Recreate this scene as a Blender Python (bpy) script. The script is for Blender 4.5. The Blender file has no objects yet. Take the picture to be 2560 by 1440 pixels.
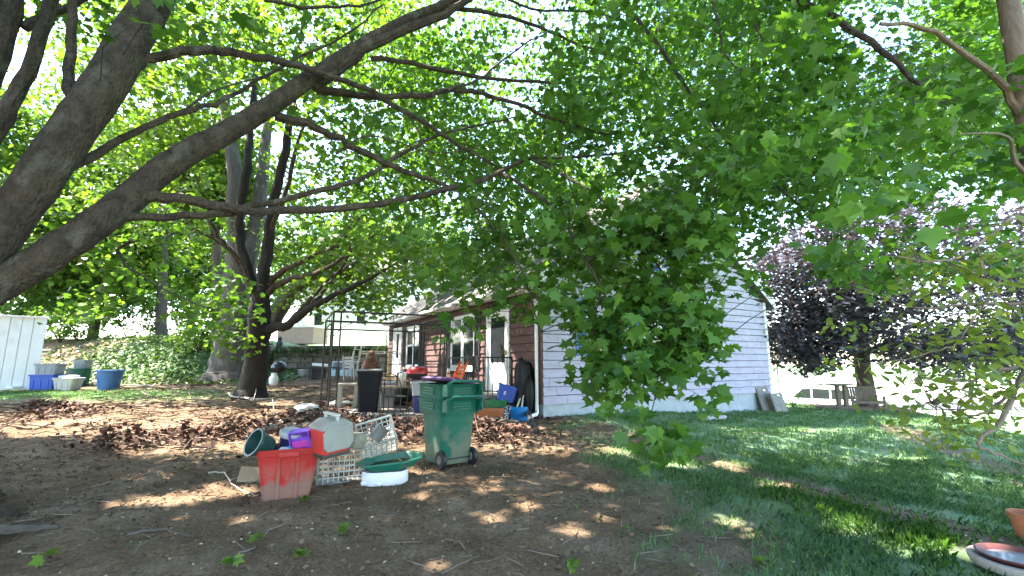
import bpy, bmesh, math, random
import numpy as np
from mathutils import Vector, Matrix, Euler

# ---------------------------------------------------------------- camera, sky, sun, exposure
SC = bpy.context.scene
COL = SC.collection
FPX = 1130.0                       # focal length in pixels of a 2560 px wide frame
PITCH = math.atan(185.0 / FPX)
CAMZ = 1.57
cd = bpy.data.cameras.new('camera'); CAM = bpy.data.objects.new('camera', cd); COL.objects.link(CAM)
cd.sensor_width = 36.0; cd.lens = 36.0 * FPX / 2560.0
cd.clip_start = 0.05; cd.clip_end = 2000.0
CAM.location = (0, 0, CAMZ); CAM.rotation_euler = (math.pi / 2 + PITCH, 0, 0)
SC.camera = CAM
SUN_EL = math.radians(57); SH = Vector((-0.975, 0.22)).normalized()
SUN = Vector((SH.x * math.cos(SUN_EL), SH.y * math.cos(SUN_EL), math.sin(SUN_EL)))
W = bpy.data.worlds.new('World'); SC.world = W; W.use_nodes = True
nt = W.node_tree
sky = nt.nodes.new('ShaderNodeTexSky'); sky.sky_type = 'NISHITA'; sky.sun_disc = False
sky.sun_elevation = SUN_EL; sky.sun_rotation = math.atan2(SH.x, SH.y)
sky.air_density = 1.15; sky.dust_density = 0.7; sky.ozone_density = 1.0
bg = nt.nodes['Background']; bg.inputs['Strength'].default_value = 0.15
nt.links.new(sky.outputs['Color'], bg.inputs['Color'])
ld = bpy.data.lights.new('sun', 'SUN'); ld.energy = 4.7; ld.angle = math.radians(0.55); ld.color = (1.0, 0.91, 0.78)
LO = bpy.data.objects.new('sun', ld); COL.objects.link(LO)
LO.rotation_euler = (-SUN).to_track_quat('-Z', 'Y').to_euler(); LO.location = (-20, 5, 30)
vs = SC.view_settings
SC.display_settings.display_device = 'sRGB'
vs.view_transform = 'Standard'; vs.look = 'None'; vs.exposure = 3.1; vs.gamma = 1.0; vs.use_curve_mapping = False
SC.render.engine = 'CYCLES'
SC.cycles.max_bounces = 8; SC.cycles.diffuse_bounces = 4; SC.cycles.transmission_bounces = 6; SC.cycles.glossy_bounces = 3
SC.cycles.transparent_max_bounces = 8; SC.cycles.sample_clamp_indirect = 8.0; SC.cycles.use_denoising = True
SC.cycles.caustics_reflective = False; SC.cycles.caustics_refractive = False

RNG = np.random.default_rng(11)
random.seed(5)

# ---------------------------------------------------------------- terrain function
def sst(a, b, x):
    t = np.clip((np.asarray(x, float) - a) / (b - a), 0, 1); return t * t * (3 - 2 * t)
def wav(x, y, s, k=0.0):
    return (np.sin(x * s + 1.3 + k) * np.cos(y * s * 1.13 - .7 + k) + .5 * np.sin(x * s * 2.3 + y * s * 1.9 + 2.1 * k) + .35 * np.cos(x * s * 4.1 - y * s * 3.7 + k)) / 1.85
def hgt(x, y):
    x = np.asarray(x, float); y = np.asarray(y, float)
    sx = 1 - .55 * sst(1, 6, x)
    h = .04 * np.clip(y - 2, 0, 20) * sx
    h = h - .04 * np.clip(y - 12, 0, 20) * sx * sst(-1, 3, x)
    h = h + .03 * np.clip(y - 12, 0, 10) * sst(1, -3, x)
    h = h - .035 * np.clip(x - 4, 0, 12)
    s = (x - 9.4) * .894 - (y - 7.5) * .447
    f1 = sst(0, 6, s) * 1.9
    f2 = sst(18.5, 25, y) * sst(8, 11, x) * 1.9
    h = h - np.maximum(f1, f2)
    h = h + 1.6 * sst(16.6, 21.5, y) * sst(-11.0, -13.4, x)
    h = h + 1.05 * sst(22.25, 22.5, y) * sst(2, 1.5, x) * sst(-13.4, -11.0, x)
    h = h + .045 * wav(x, y, .9) + .02 * wav(x, y, 2.7, 1.7)
    return h
def ground_z(x, y): return float(hgt(x, y))
def ray(u, v):
    a = (u - 1280) / FPX; b = -(v - 720) / FPX
    c, s = math.cos(PITCH), math.sin(PITCH)
    return Vector((a, c - s * b, s + c * b))
def at(u, v, Y):
    d = ray(u, v); return Vector((0, 0, CAMZ)) + d * (Y / d.y)
def G(u, v):
    d = ray(u, v); Y = 2.0
    while Y < 80:
        p = Vector((0, 0, CAMZ)) + d * (Y / d.y)
        if p.z <= ground_z(p.x, p.y): return p
        Y += .02
    return p
def on(u, Y):
    p = at(u, 900, Y); p.z = ground_z(p.x, p.y); return p
def pix(p):
    x, y, z = p[0], p[1], p[2] - CAMZ
    c, s = math.cos(PITCH), math.sin(PITCH)
    f = y * c + z * s; b = -y * s + z * c
    return 1280 + FPX * x / f, 720 - FPX * b / f, f

# ---------------------------------------------------------------- materials
MATS = {}
def mat(name, col, rough=.7, var=.25, scale=6.0, bump=.0, bscale=40.0, metal=0.0, col2=None, spec=.4, dirt=None, stretch=(1, 1, 1), coat=0.0, bdist=.02):
    if name in MATS: return MATS[name]
    m = bpy.data.materials.new(name); m.use_nodes = True; n = m.node_tree.nodes; l = m.node_tree.links
    b = n['Principled BSDF']; b.inputs['Roughness'].default_value = rough; b.inputs['Metallic'].default_value = metal
    b.inputs['Specular IOR Level'].default_value = spec; b.inputs['Coat Weight'].default_value = coat
    tc = n.new('ShaderNodeTexCoord'); mp = n.new('ShaderNodeMapping'); mp.inputs['Scale'].default_value = stretch
    oi = n.new('ShaderNodeObjectInfo'); ad = n.new('ShaderNodeVectorMath'); ad.operation = 'ADD'
    l.new(tc.outputs['Object'], mp.inputs['Vector']); l.new(mp.outputs[0], ad.inputs[0])
    sc_ = n.new('ShaderNodeMath'); sc_.operation = 'MULTIPLY'; sc_.inputs[1].default_value = 37.0
    l.new(oi.outputs['Random'], sc_.inputs[0]); l.new(sc_.outputs[0], ad.inputs[1])
    no = n.new('ShaderNodeTexNoise'); no.inputs['Scale'].default_value = scale; no.inputs['Detail'].default_value = 6; no.inputs['Roughness'].default_value = .65
    l.new(ad.outputs[0], no.inputs['Vector'])
    cr = n.new('ShaderNodeValToRGB')
    c = np.array(col[:3]); c2 = np.array(col2) if col2 is not None else c * (1 + var)
    c1 = c * (1 - var) if col2 is None else c
    cr.color_ramp.elements[0].color = (*c1, 1); cr.color_ramp.elements[1].color = (*np.clip(c2, 0, .95), 1)
    cr.color_ramp.elements[0].position = .32; cr.color_ramp.elements[1].position = .68
    l.new(no.outputs['Fac'], cr.inputs['Fac'])
    out = cr.outputs['Color']
    if dirt is not None:                      # dried splashes of soil with a shape of their own
        n2 = n.new('ShaderNodeTexNoise'); n2.inputs['Scale'].default_value = dirt[1]; n2.inputs['Detail'].default_value = 5
        l.new(ad.outputs[0], n2.inputs['Vector'])
        r2 = n.new('ShaderNodeValToRGB'); r2.color_ramp.elements[0].position = dirt[2]; r2.color_ramp.elements[1].position = dirt[2] + .1
        l.new(n2.outputs['Fac'], r2.inputs['Fac'])
        mx = n.new('ShaderNodeMixRGB'); mx.inputs['Color2'].default_value = (*dirt[0], 1)
        fac = n.new('ShaderNodeMath'); fac.operation = 'MULTIPLY'; fac.inputs[1].default_value = dirt[3]
        l.new(r2.outputs['Color'], fac.inputs[0]); 
        if len(dirt) > 4:                     # mud that stops at a splash height
            sx_ = n.new('ShaderNodeSeparateXYZ'); l.new(tc.outputs['Object'], sx_.inputs[0])
            mr = n.new('ShaderNodeMapRange'); mr.inputs['From Min'].default_value = dirt[4]; mr.inputs['From Max'].default_value = dirt[4] * .35; l.new(sx_.outputs['Z'], mr.inputs['Value'])
            f2 = n.new('ShaderNodeMath'); f2.operation = 'MULTIPLY'; l.new(fac.outputs[0], f2.inputs[0]); l.new(mr.outputs[0], f2.inputs[1]); fac = f2
        l.new(fac.outputs[0], mx.inputs['Fac']); l.new(out, mx.inputs['Color1']); out = mx.outputs['Color']
        ro = n.new('ShaderNodeMath'); ro.operation = 'MULTIPLY_ADD'; ro.inputs[1].default_value = .9 - rough; ro.inputs[2].default_value = rough
        l.new(fac.outputs[0], ro.inputs[0]); l.new(ro.outputs[0], b.inputs['Roughness'])
    l.new(out, b.inputs['Base Color'])
    if bump > 0:
        bn = n.new('ShaderNodeTexNoise'); bn.inputs['Scale'].default_value = bscale; bn.inputs['Detail'].default_value = 5
        l.new(ad.outputs[0], bn.inputs['Vector'])
        bp = n.new('ShaderNodeBump'); bp.inputs['Strength'].default_value = bump; bp.inputs['Distance'].default_value = bdist
        l.new(bn.outputs['Fac'], bp.inputs['Height']); l.new(bp.outputs['Normal'], b.inputs['Normal'])
    MATS[name] = m; return m
def leafmat(name, ca, cb, transl=.45, tcol=(1.35, 1.25, .5), rough=.45, spec=.35):
    m = bpy.data.materials.new(name); m.use_nodes = True; n = m.node_tree.nodes; l = m.node_tree.links
    b = n['Principled BSDF']; b.inputs['Roughness'].default_value = rough; b.inputs['Specular IOR Level'].default_value = spec
    at_ = n.new('ShaderNodeAttribute'); at_.attribute_name = 'tint'
    cr = n.new('ShaderNodeValToRGB'); cr.color_ramp.elements[0].color = (*ca, 1); cr.color_ramp.elements[1].color = (*cb, 1)
    l.new(at_.outputs['Fac'], cr.inputs['Fac']); l.new(cr.outputs[0], b.inputs['Base Color'])
    tr = n.new('ShaderNodeBsdfTranslucent')
    mu = n.new('ShaderNodeMixRGB'); mu.blend_type = 'MULTIPLY'; mu.inputs['Fac'].default_value = 1; mu.inputs['Color2'].default_value = (*tcol, 1)
    l.new(cr.outputs[0], mu.inputs['Color1']); l.new(mu.outputs[0], tr.inputs['Color'])
    mx = n.new('ShaderNodeMixShader'); mx.inputs['Fac'].default_value = transl
    l.new(b.outputs[0], mx.inputs[1]); l.new(tr.outputs[0], mx.inputs[2])
    l.new(mx.outputs[0], n['Material Output'].inputs['Surface'])
    MATS[name] = m; return m
def glassmat():
    m = mat('window_glass', (.02, .024, .028), .06, .2, spec=.6); return m

# ---------------------------------------------------------------- mesh builder
class MB:
    def __init__(s): s.V = []; s.F = []
    def add(s, V, F, M=None):
        o = len(s.V)
        for v in V:
            v = Vector(v); s.V.append((M @ v) if M else v)
        for f in F: s.F.append([i + o for i in f])
        return s
    def box(s, c, d, rot=None, tp=(1, 1)):
        x, y, z = d[0] / 2, d[1] / 2, d[2] / 2
        V = [(-x, -y, -z), (x, -y, -z), (x, y, -z), (-x, y, -z), (-x * tp[0], -y * tp[1], z), (x * tp[0], -y * tp[1], z), (x * tp[0], y * tp[1], z), (-x * tp[0], y * tp[1], z)]
        F = [(0, 3, 2, 1), (4, 5, 6, 7), (0, 1, 5, 4), (1, 2, 6, 5), (2, 3, 7, 6), (3, 0, 4, 7)]
        M = Matrix.Translation(c)
        if rot is not None: M = M @ Euler(rot).to_matrix().to_4x4()
        return s.add(V, F, M)
    def bar(s, a, b, w, t=None):
        """square bar from a to b"""
        a = Vector(a); b = Vector(b); t = t or w; d = (b - a); L = d.length
        if L < 1e-6: return s
        q = d.to_track_quat('Z', 'Y').to_matrix().to_4x4()
        M = Matrix.Translation((a + b) / 2) @ q
        x, y, z = w / 2, t / 2, L / 2
        V = [(-x, -y, -z), (x, -y, -z), (x, y, -z), (-x, y, -z), (-x, -y, z), (x, -y, z), (x, y, z), (-x, y, z)]
        return s.add(V, [(0, 3, 2, 1), (4, 5, 6, 7), (0, 1, 5, 4), (1, 2, 6, 5), (2, 3, 7, 6), (3, 0, 4, 7)], M)
    def tube(s, pts, r, n=8, cap=True, jit=0.0):
        pts = [Vector(p) for p in pts]; m = len(pts); o = len(s.V)
        rs = r if hasattr(r, '__len__') else [r] * m
        up = Vector((.13, .31, .94)); prev = None
        for i, p in enumerate(pts):
            d = (pts[min(i + 1, m - 1)] - pts[max(i - 1, 0)]).normalized()
            if prev is None:
                prev = d.cross(up); prev = prev.normalized() if prev.length > .01 else Vector((1, 0, 0))
            a = (prev - d * prev.dot(d)).normalized(); b = d.cross(a); prev = a
            for k in range(n):
                t = 2 * math.pi * k / n; rr = rs[i] * (1 + jit * (random.random() - .5))
                s.V.append(p + (a * math.cos(t) + b * math.sin(t)) * rr)
        for i in range(m - 1):
            for k in range(n):
                k2 = (k + 1) % n
                s.F.append([o + i * n + k, o + i * n + k2, o + (i + 1) * n + k2, o + (i + 1) * n + k])
        if cap:
            s.F.append([o + k for k in range(n)][::-1]); s.F.append([o + (m - 1) * n + k for k in range(n)])
        return s
    def lathe(s, prof, n=20, c=(0, 0, 0), sx=1.0, sy=1.0, M=None):
        V = []; F = []; m = len(prof)
        for (r, z) in prof:
            for k in range(n):
                t = 2 * math.pi * k / n; V.append((c[0] + r * sx * math.cos(t), c[1] + r * sy * math.sin(t), c[2] + z))
        for i in range(m - 1):
            for k in range(n):
                k2 = (k + 1) % n; F.append((i * n + k, i * n + k2, (i + 1) * n + k2, (i + 1) * n + k))
        if prof[0][0] > 1e-4: F.append(tuple(range(n))[::-1])
        if prof[-1][0] > 1e-4: F.append(tuple((m - 1) * n + k for k in range(n)))
        return s.add(V, F, M)
    def loft(s, secs, q=3, cap=(True, True), M=None):
        """secs: (z, w, d, r[, cx, cy]) rounded rectangles"""
        V = []; F = []; n = 4 * (q + 1)
        for sec in secs:
            z, w, d, r = sec[:4]; cx, cy = (sec[4], sec[5]) if len(sec) > 4 else (0, 0)
            r = min(r, w / 2 - 1e-4, d / 2 - 1e-4)
            for qx, qy, a0 in ((1, 1, 0), (-1, 1, 90), (-1, -1, 180), (1, -1, 270)):
                for k in range(q + 1):
                    t = math.radians(a0 + 90 * k / q)
                    V.append((cx + qx * (w / 2 - r) + r * math.cos(t), cy + qy * (d / 2 - r) + r * math.sin(t), z))
        m = len(secs)
        for i in range(m - 1):
            for k in range(n):
                k2 = (k + 1) % n; F.append((i * n + k, i * n + k2, (i + 1) * n + k2, (i + 1) * n + k))
        if cap[0]: F.append(tuple(range(n))[::-1])
        if cap[1]: F.append(tuple((m - 1) * n + k for k in range(n)))
        return s.add(V, F, M)
    def prism(s, poly, t, M=None):
        """poly in xz, extruded along y by t (centred)"""
        n = len(poly); V = [(x, -t / 2, z) for x, z in poly] + [(x, t / 2, z) for x, z in poly]
        F = [tuple(range(n)), tuple(range(2 * n - 1, n - 1, -1))] + [(i, i + n, (i + 1) % n + n, (i + 1) % n) for i in range(n)]
        return s.add(V, F, M)
    def mesh(s, name, m, smooth=False, bev=0.0):
        me = bpy.data.meshes.new(name); me.from_pydata([tuple(v) for v in s.V], [], s.F); me.update()
        b = bmesh.new(); b.from_mesh(me); bmesh.ops.recalc_face_normals(b, faces=b.faces)
        if bev > 0:
            es = [e for e in b.edges if e.is_manifold and e.calc_face_angle(0) > .6]
            bmesh.ops.bevel(b, geom=es, offset=bev, segments=2, affect='EDGES', profile=.6, clamp_overlap=True)
        b.to_mesh(me); b.free()
        if m: me.materials.append(m)
        if smooth:
            me.polygons.foreach_set('use_smooth', [True] * len(me.polygons))
            try: me.set_sharp_from_angle(angle=math.radians(40))
            except Exception: pass
        return me
    def obj(s, name, m, parent=None, smooth=False, bev=0.0):
        return link(bpy.data.objects.new(name, s.mesh(name, m, smooth, bev)), parent)
def link(o, parent=None):
    COL.objects.link(o)
    if parent is not None: o.parent = parent
    return o
def tag(o, label=None, cat=None, group=None, kind=None):
    if label: o['label'] = label
    if cat: o['category'] = cat
    if group: o['group'] = group
    if kind: o['kind'] = kind
    return o
def thing(name, label, cat, loc=(0, 0, 0), rz=0.0, group=None, rot=None):
    o = bpy.data.objects.new(name, None); COL.objects.link(o); o.empty_display_size = .1
    o.location = loc; o.rotation_euler = rot if rot is not None else (0, 0, rz)
    return tag(o, label, cat, group)
def npmesh(name, V, nper, m, parent=None, tint=None, nf=1, smooth=False, faces=None):
    """V (N, nper, 3): N polygons of nper vertices each; tint (N,)"""
    N = V.shape[0]; me = bpy.data.meshes.new(name)
    me.vertices.add(N * nper); me.vertices.foreach_set('co', np.ascontiguousarray(V, np.float32).ravel())
    me.loops.add(N * nper); me.loops.foreach_set('vertex_index', np.arange(N * nper, dtype=np.int32))
    me.polygons.add(N); me.polygons.foreach_set('loop_start', np.arange(N, dtype=np.int32) * nper)
    try: me.polygons.foreach_set('loop_total', np.full(N, nper, np.int32))
    except Exception: pass
    if tint is not None:
        a = me.attributes.new('tint', 'FLOAT', 'POINT'); a.data.foreach_set('value', np.repeat(tint.astype(np.float32), nper))
    me.update(calc_edges=True); me.validate()
    me.materials.append(m)
    return link(bpy.data.objects.new(name, me), parent)

# leaf outlines (x across, y along, unit length), from the stalk round
def _mir(h): return np.array(h + [(-x, y) for x, y in h[::-1] if abs(x) > 1e-6], float)
MAPLE = _mir([(0, .02), (.2, -.1), (.33, .06), (.6, .16), (.43, .3), (.62, .6), (.3, .52), (.19, .62), (0, 1.0)])
MAPLE_LO = _mir([(0, 0), (.33, .02), (.58, .2), (.48, .55), (.2, .6), (0, 1.0)])
OVAL = _mir([(0, 0), (.2, .18), (.3, .45), (.19, .78), (0, 1.0)])
KITE = _mir([(0, 0), (.42, .35), (0, 1.0)])
def leaves(P, size, shape, tilt=(.3, 1.2), droop=.0, curl=.18, rng=RNG, face=None):
    """P (N,3) stalk points -> (N, n, 3) outlines"""
    N = len(P); n = len(shape)
    az = rng.uniform(0, 2 * np.pi, N); ti = rng.uniform(tilt[0], tilt[1], N); ro = rng.normal(0, .5, N)
    # leaf axis points outward and down by tilt
    ax = np.stack([np.cos(az) * np.cos(ti), np.sin(az) * np.cos(ti), -np.sin(ti)], 1)
    sd = np.stack([-np.sin(az), np.cos(az), np.zeros(N)], 1)
    nn = np.cross(sd, ax)
    sd2 = sd * np.cos(ro)[:, None] + nn * np.sin(ro)[:, None]; nn2 = np.cross(sd2, ax)
    s = (size if hasattr(size, '__len__') else np.full(N, size))[:, None, None]
    X = shape[None, :, 0, None]; Y = shape[None, :, 1, None]
    cu = rng.uniform(-.1, 1.0, N)[:, None, None] * curl
    Z = -np.abs(X) * cu * 1.6 - (Y ** 2) * cu * .7
    return P[:, None, :] + s * (sd2[:, None, :] * X * .92 + ax[:, None, :] * Y + nn2[:, None, :] * Z)
# ---------------------------------------------------------------- ground
def pathd(x, y, pts):
    """distance to a polyline"""
    d = np.full(np.shape(x), 1e9)
    for (ax, ay), (bx, by) in zip(pts[:-1], pts[1:]):
        vx, vy = bx - ax, by - ay; t = np.clip(((x - ax) * vx + (y - ay) * vy) / (vx * vx + vy * vy), 0, 1)
        d = np.minimum(d, np.hypot(x - ax - t * vx, y - ay - t * vy))
    return d
PATH1 = [(1.6, 9.2), (2.6, 7.4), (3.4, 5.9), (3.9, 4.6), (4.1, 3.0)]
PATH2 = [(9.6, 12), (8.2, 9), (7.3, 7), (7.0, 5.5)]
def grass_w(x, y):
    x = np.asarray(x, float); y = np.asarray(y, float)
    n = .6 * wav(x, y, 1.3, .4) + .45 * wav(x, y, 3.9, 2.2)
    g = sst(.9, 2.6, x + n + .06 * (y - 6))
    g = g * (1 - .9 * sst(.55, .15, pathd(x, y, PATH1) + .25 * n)) * (1 - .85 * sst(.5, .2, pathd(x, y, PATH2) + .15 * n))
    g = g * (1 - .6 * sst(.45, .8, wav(x, y, 2.4, 3.1)))
    ring = np.hypot((x - 14.3) / 3.2, (y - 18.3) / 2.6)
    g = g * sst(.75, 1.1, ring + .2 * n)
    lp = np.exp(-((x + 13.5) / 4.0) ** 2 - ((y - 14.4) / 1.0) ** 2)
    g = np.maximum(g, np.clip(lp * 1.5 + .4 * n * lp, 0, 1))
    iv = sst(-10.8, -13, x) * sst(16.6, 18, y) * sst(-19.5, -15, x + n)
    g = np.maximum(g, iv)
    g = np.maximum(g, sst(16, 18, x)); g = np.maximum(g, sst(24, 26, y))
    return np.clip(g, 0, 1)
def axis(lo, a, b, hi, step):
    o = [b]; s = step
    while o[-1] < hi: s *= 1.22; o.append(o[-1] + s)
    i = [a]; s = step
    while i[-1] > lo: s *= 1.22; i.append(i[-1] - s)
    return np.array(i[::-1] + list(np.arange(a + step, b - step * .5, step)) + o)
gx = axis(-300, -18, 15, 300, .11); gy = axis(-60, 1.5, 25, 500, .11)
GX, GY = np.meshgrid(gx, gy); near = (np.abs(GX) < 20) & (GY < 26)
GZ = hgt(GX, GY) + np.where(near, .016 * wav(GX, GY, 7., .3) + .012 * wav(GX, GY, 17., 1.1) + RNG.normal(0, .007, GX.shape), 0)
nxg, nyg = len(gx), len(gy)
me = bpy.data.meshes.new('ground'); me.vertices.add(nxg * nyg)
me.vertices.foreach_set('co', np.stack([GX, GY, GZ], 2).astype(np.float32).ravel())
ii = (np.arange(nyg - 1)[:, None] * nxg + np.arange(nxg - 1)[None, :]).ravel()
Q = np.stack([ii, ii + 1, ii + 1 + nxg, ii + nxg], 1).astype(np.int32)
me.loops.add(Q.size); me.loops.foreach_set('vertex_index', Q.ravel())
me.polygons.add(len(Q)); me.polygons.foreach_set('loop_start', np.arange(len(Q), dtype=np.int32) * 4)
a_ = me.attributes.new('grass', 'FLOAT', 'POINT'); a_.data.foreach_set('value', grass_w(GX, GY).astype(np.float32).ravel())
a_ = me.attributes.new('gravel', 'FLOAT', 'POINT'); a_.data.foreach_set('value', (sst(35, 38, GY + .6 * wav(GX, GY, .5)) * sst(6, 10, GX) * sst(95, 70, GY)).astype(np.float32).ravel())  # mask of the far ground made pale for the white glare
me.update(calc_edges=True); me.polygons.foreach_set('use_smooth', [True] * len(Q))
GROUND = link(bpy.data.objects.new('ground', me)); tag(GROUND, 'brown bare earth turning to lawn on the right', None, None, 'structure')
gm = bpy.data.materials.new('soil_and_lawn'); gm.use_nodes = True; n = gm.node_tree.nodes; l = gm.node_tree.links
b = n['Principled BSDF']; b.inputs['Roughness'].default_value = .95; b.inputs['Specular IOR Level'].default_value = .15
tc = n.new('ShaderNodeTexCoord')
def gno(scale, det=8, ro=.7):
    k = n.new('ShaderNodeTexNoise'); k.inputs['Scale'].default_value = scale; k.inputs['Detail'].default_value = det; k.inputs['Roughness'].default_value = ro
    l.new(tc.outputs['Object'], k.inputs['Vector']); return k
def ramp(src, stops):
    r = n.new('ShaderNodeValToRGB'); e = r.color_ramp.elements
    while len(e) < len(stops): e.new(.5)
    for q, (p_, c_) in zip(e, stops): q.position = p_; q.color = (*c_, 1)
    l.new(src, r.inputs['Fac']); return r
dirt_ = ramp(gno(1.4).outputs['Fac'], [(.3, (.11, .07, .042)), (.5, (.18, .122, .077)), (.68, (.28, .21, .145))])
speck = ramp(gno(38, 4).outputs['Fac'], [(.36, (.6, .58, .56)), (.52, (1, 1, 1)), (.68, (1.3, 1.28, 1.22))])
dm = n.new('ShaderNodeMixRGB'); dm.blend_type = 'MULTIPLY'; dm.inputs['Fac'].default_value = 1
l.new(dirt_.outputs[0], dm.inputs['Color1']); l.new(speck.outputs[0], dm.inputs['Color2'])
gr_ = ramp(gno(2.2).outputs['Fac'], [(.3, (.1, .175, .09)), (.52, (.17, .275, .14)), (.72, (.29, .27, .18))])
ga = n.new('ShaderNodeAttribute'); ga.attribute_name = 'grass'
gmx = n.new('ShaderNodeMixRGB'); l.new(ga.outputs['Fac'], gmx.inputs['Fac']); l.new(dm.outputs[0], gmx.inputs['Color1']); l.new(gr_.outputs[0], gmx.inputs['Color2'])
gp2 = n.new('ShaderNodeAttribute'); gp2.attribute_name = 'gravel'
gm3 = n.new('ShaderNodeMixRGB'); gm3.inputs['Color2'].default_value = (.46, .43, .39, 1); l.new(gp2.outputs['Fac'], gm3.inputs['Fac']); l.new(gmx.outputs[0], gm3.inputs['Color1'])  # blown-out glare of the far ground put into this pale colour
l.new(gm3.outputs[0], b.inputs['Base Color'])
bp = n.new('ShaderNodeBump'); bp.inputs['Strength'].default_value = .9; bp.inputs['Distance'].default_value = .05
l.new(gno(26, 8, .75).outputs['Fac'], bp.inputs['Height']); l.new(bp.outputs[0], b.inputs['Normal'])
me.materials.append(gm)

# sunlit lane along the top of the bank, and the street beyond the lower lawn
def strip(name, pts, w, m, lab, dz=.03):
    mb = MB(); V = []; 
    P = [Vector((*p, 0)) for p in pts]
    for i, p in enumerate(P):
        d = (P[min(i + 1, len(P) - 1)] - P[max(i - 1, 0)]).normalized(); s = Vector((-d.y, d.x, 0)) * w / 2
        for k in range(7):
            q = p - s + s * (2 * k / 6); V.append((q.x, q.y, ground_z(q.x, q.y) + dz))
    F = [(i * 7 + k, i * 7 + k + 1, i * 7 + k + 8, i * 7 + k + 7) for i in range(len(P) - 1) for k in range(6)]
    mb.add(V, F); return tag(mb.obj(name, m), lab, None, None, 'structure')
m_lane = mat('pale_gravel', (.42, .39, .35), .95, .2, 3, .3, 60)
strip('lane', [(-60 + 2 * i, 24.6) for i in range(25)], 3.2, m_lane, 'pale sunlit gravel lane along the top of the bank')
m_road = mat('road_asphalt', (.055, .055, .057), .9, .15, 2, .2, 80)
strip('street', [(6 + 1.6 * i, 44 - .1 * i) for i in range(50)], 8, m_road, 'sunlit street beyond the lower lawn', .06)

# ---------------------------------------------------------------- house
P0 = Vector((.70, 10.45, 0)); E1 = Vector((.862, .507, 0)).normalized(); E2 = Vector((-E1.y, E1.x, 0))
LG, LB = 8.97, 12.9                     # gable width, length of the back wall
ZF, ZE, PITCHR = .64, 3.52, .76         # foundation top, eave, roof slope
HZ = lambda m_: ZE + PITCHR * min(m_, LG - m_)
m_lav = mat('lavender_shingle', (.37, .345, .455), .85, .14, 2.2, .25, 30, stretch=(1, 1, 6), dirt=((.3, .25, .26), 3.0, .6, .35))
m_red = mat('maroon_shingle', (.10, .052, .048), .85, .2, 3, .25, 30, dirt=((.3, .2, .18), 4.0, .58, .4))
m_white = mat('white_trim_paint', (.74, .75, .76), .55, .06, 5)
m_found = mat('painted_concrete', (.33, .37, .41), .9, .1, 4, .3, 30, dirt=((.25, .26, .25), 3, .6, .5))
m_roof = mat('roof_shingle', (.16, .145, .135), .95, .3, 9, .5, 60)
m_blue = mat('blue_shutter_paint', (.045, .13, .36), .5, .12, 6)
m_dshut = mat('dark_shutter_paint', (.03, .033, .04), .5, .1, 6)
m_glass = glassmat(); m_dark = mat('dark_interior', (.01, .01, .01), .9)
HOUSE = thing('house', 'house with lavender shingle gable and maroon shingle back wall under the maple', 'house', (P0.x, P0.y, 0), math.atan2(E1.y, E1.x))
# local axes: x along the gable wall, y along the back wall (outwards is -y at the gable, -x at the back wall)
hb = MB(); poly = [(0, ZF), (LG, ZF), (LG, ZE), (LG / 2, ZE + PITCHR * LG / 2), (0, ZE)]
hb.prism(poly, LB, Matrix.Translation((0, LB / 2, 0))); core = hb.obj('wall_core', m_dark, HOUSE)
fb = MB(); fb.box((LG / 2, LB / 2, ZF / 2 - .25), (LG - .04, LB - .04, ZF + .5)); fb.obj('foundation', m_found, HOUSE)
GW = MB(); GW.prism([(0.01, ZF), (LG - .01, ZF), (LG - .01, ZE), (LG / 2, ZE + PITCHR * LG / 2 - .02), (0.01, ZE)], .006, Matrix.Translation((0, -.004, 0)))
m_shadow_backing = mat('shadow_line_backing', (.03, .028, .032), .95, .2)  # dark backing, seen through the course gaps as painted shadow lines
gable = GW.obj('wall', m_shadow_backing, HOUSE); gable['label'] = 'lavender shingle gable wall'
BW = MB(); BW.box((-.004, LB / 2, (ZF + ZE) / 2), (.006, LB - .02, ZE - ZF)); backw = BW.obj('wall', m_shadow_backing, HOUSE); backw['label'] = 'maroon shingle back wall'
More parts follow.
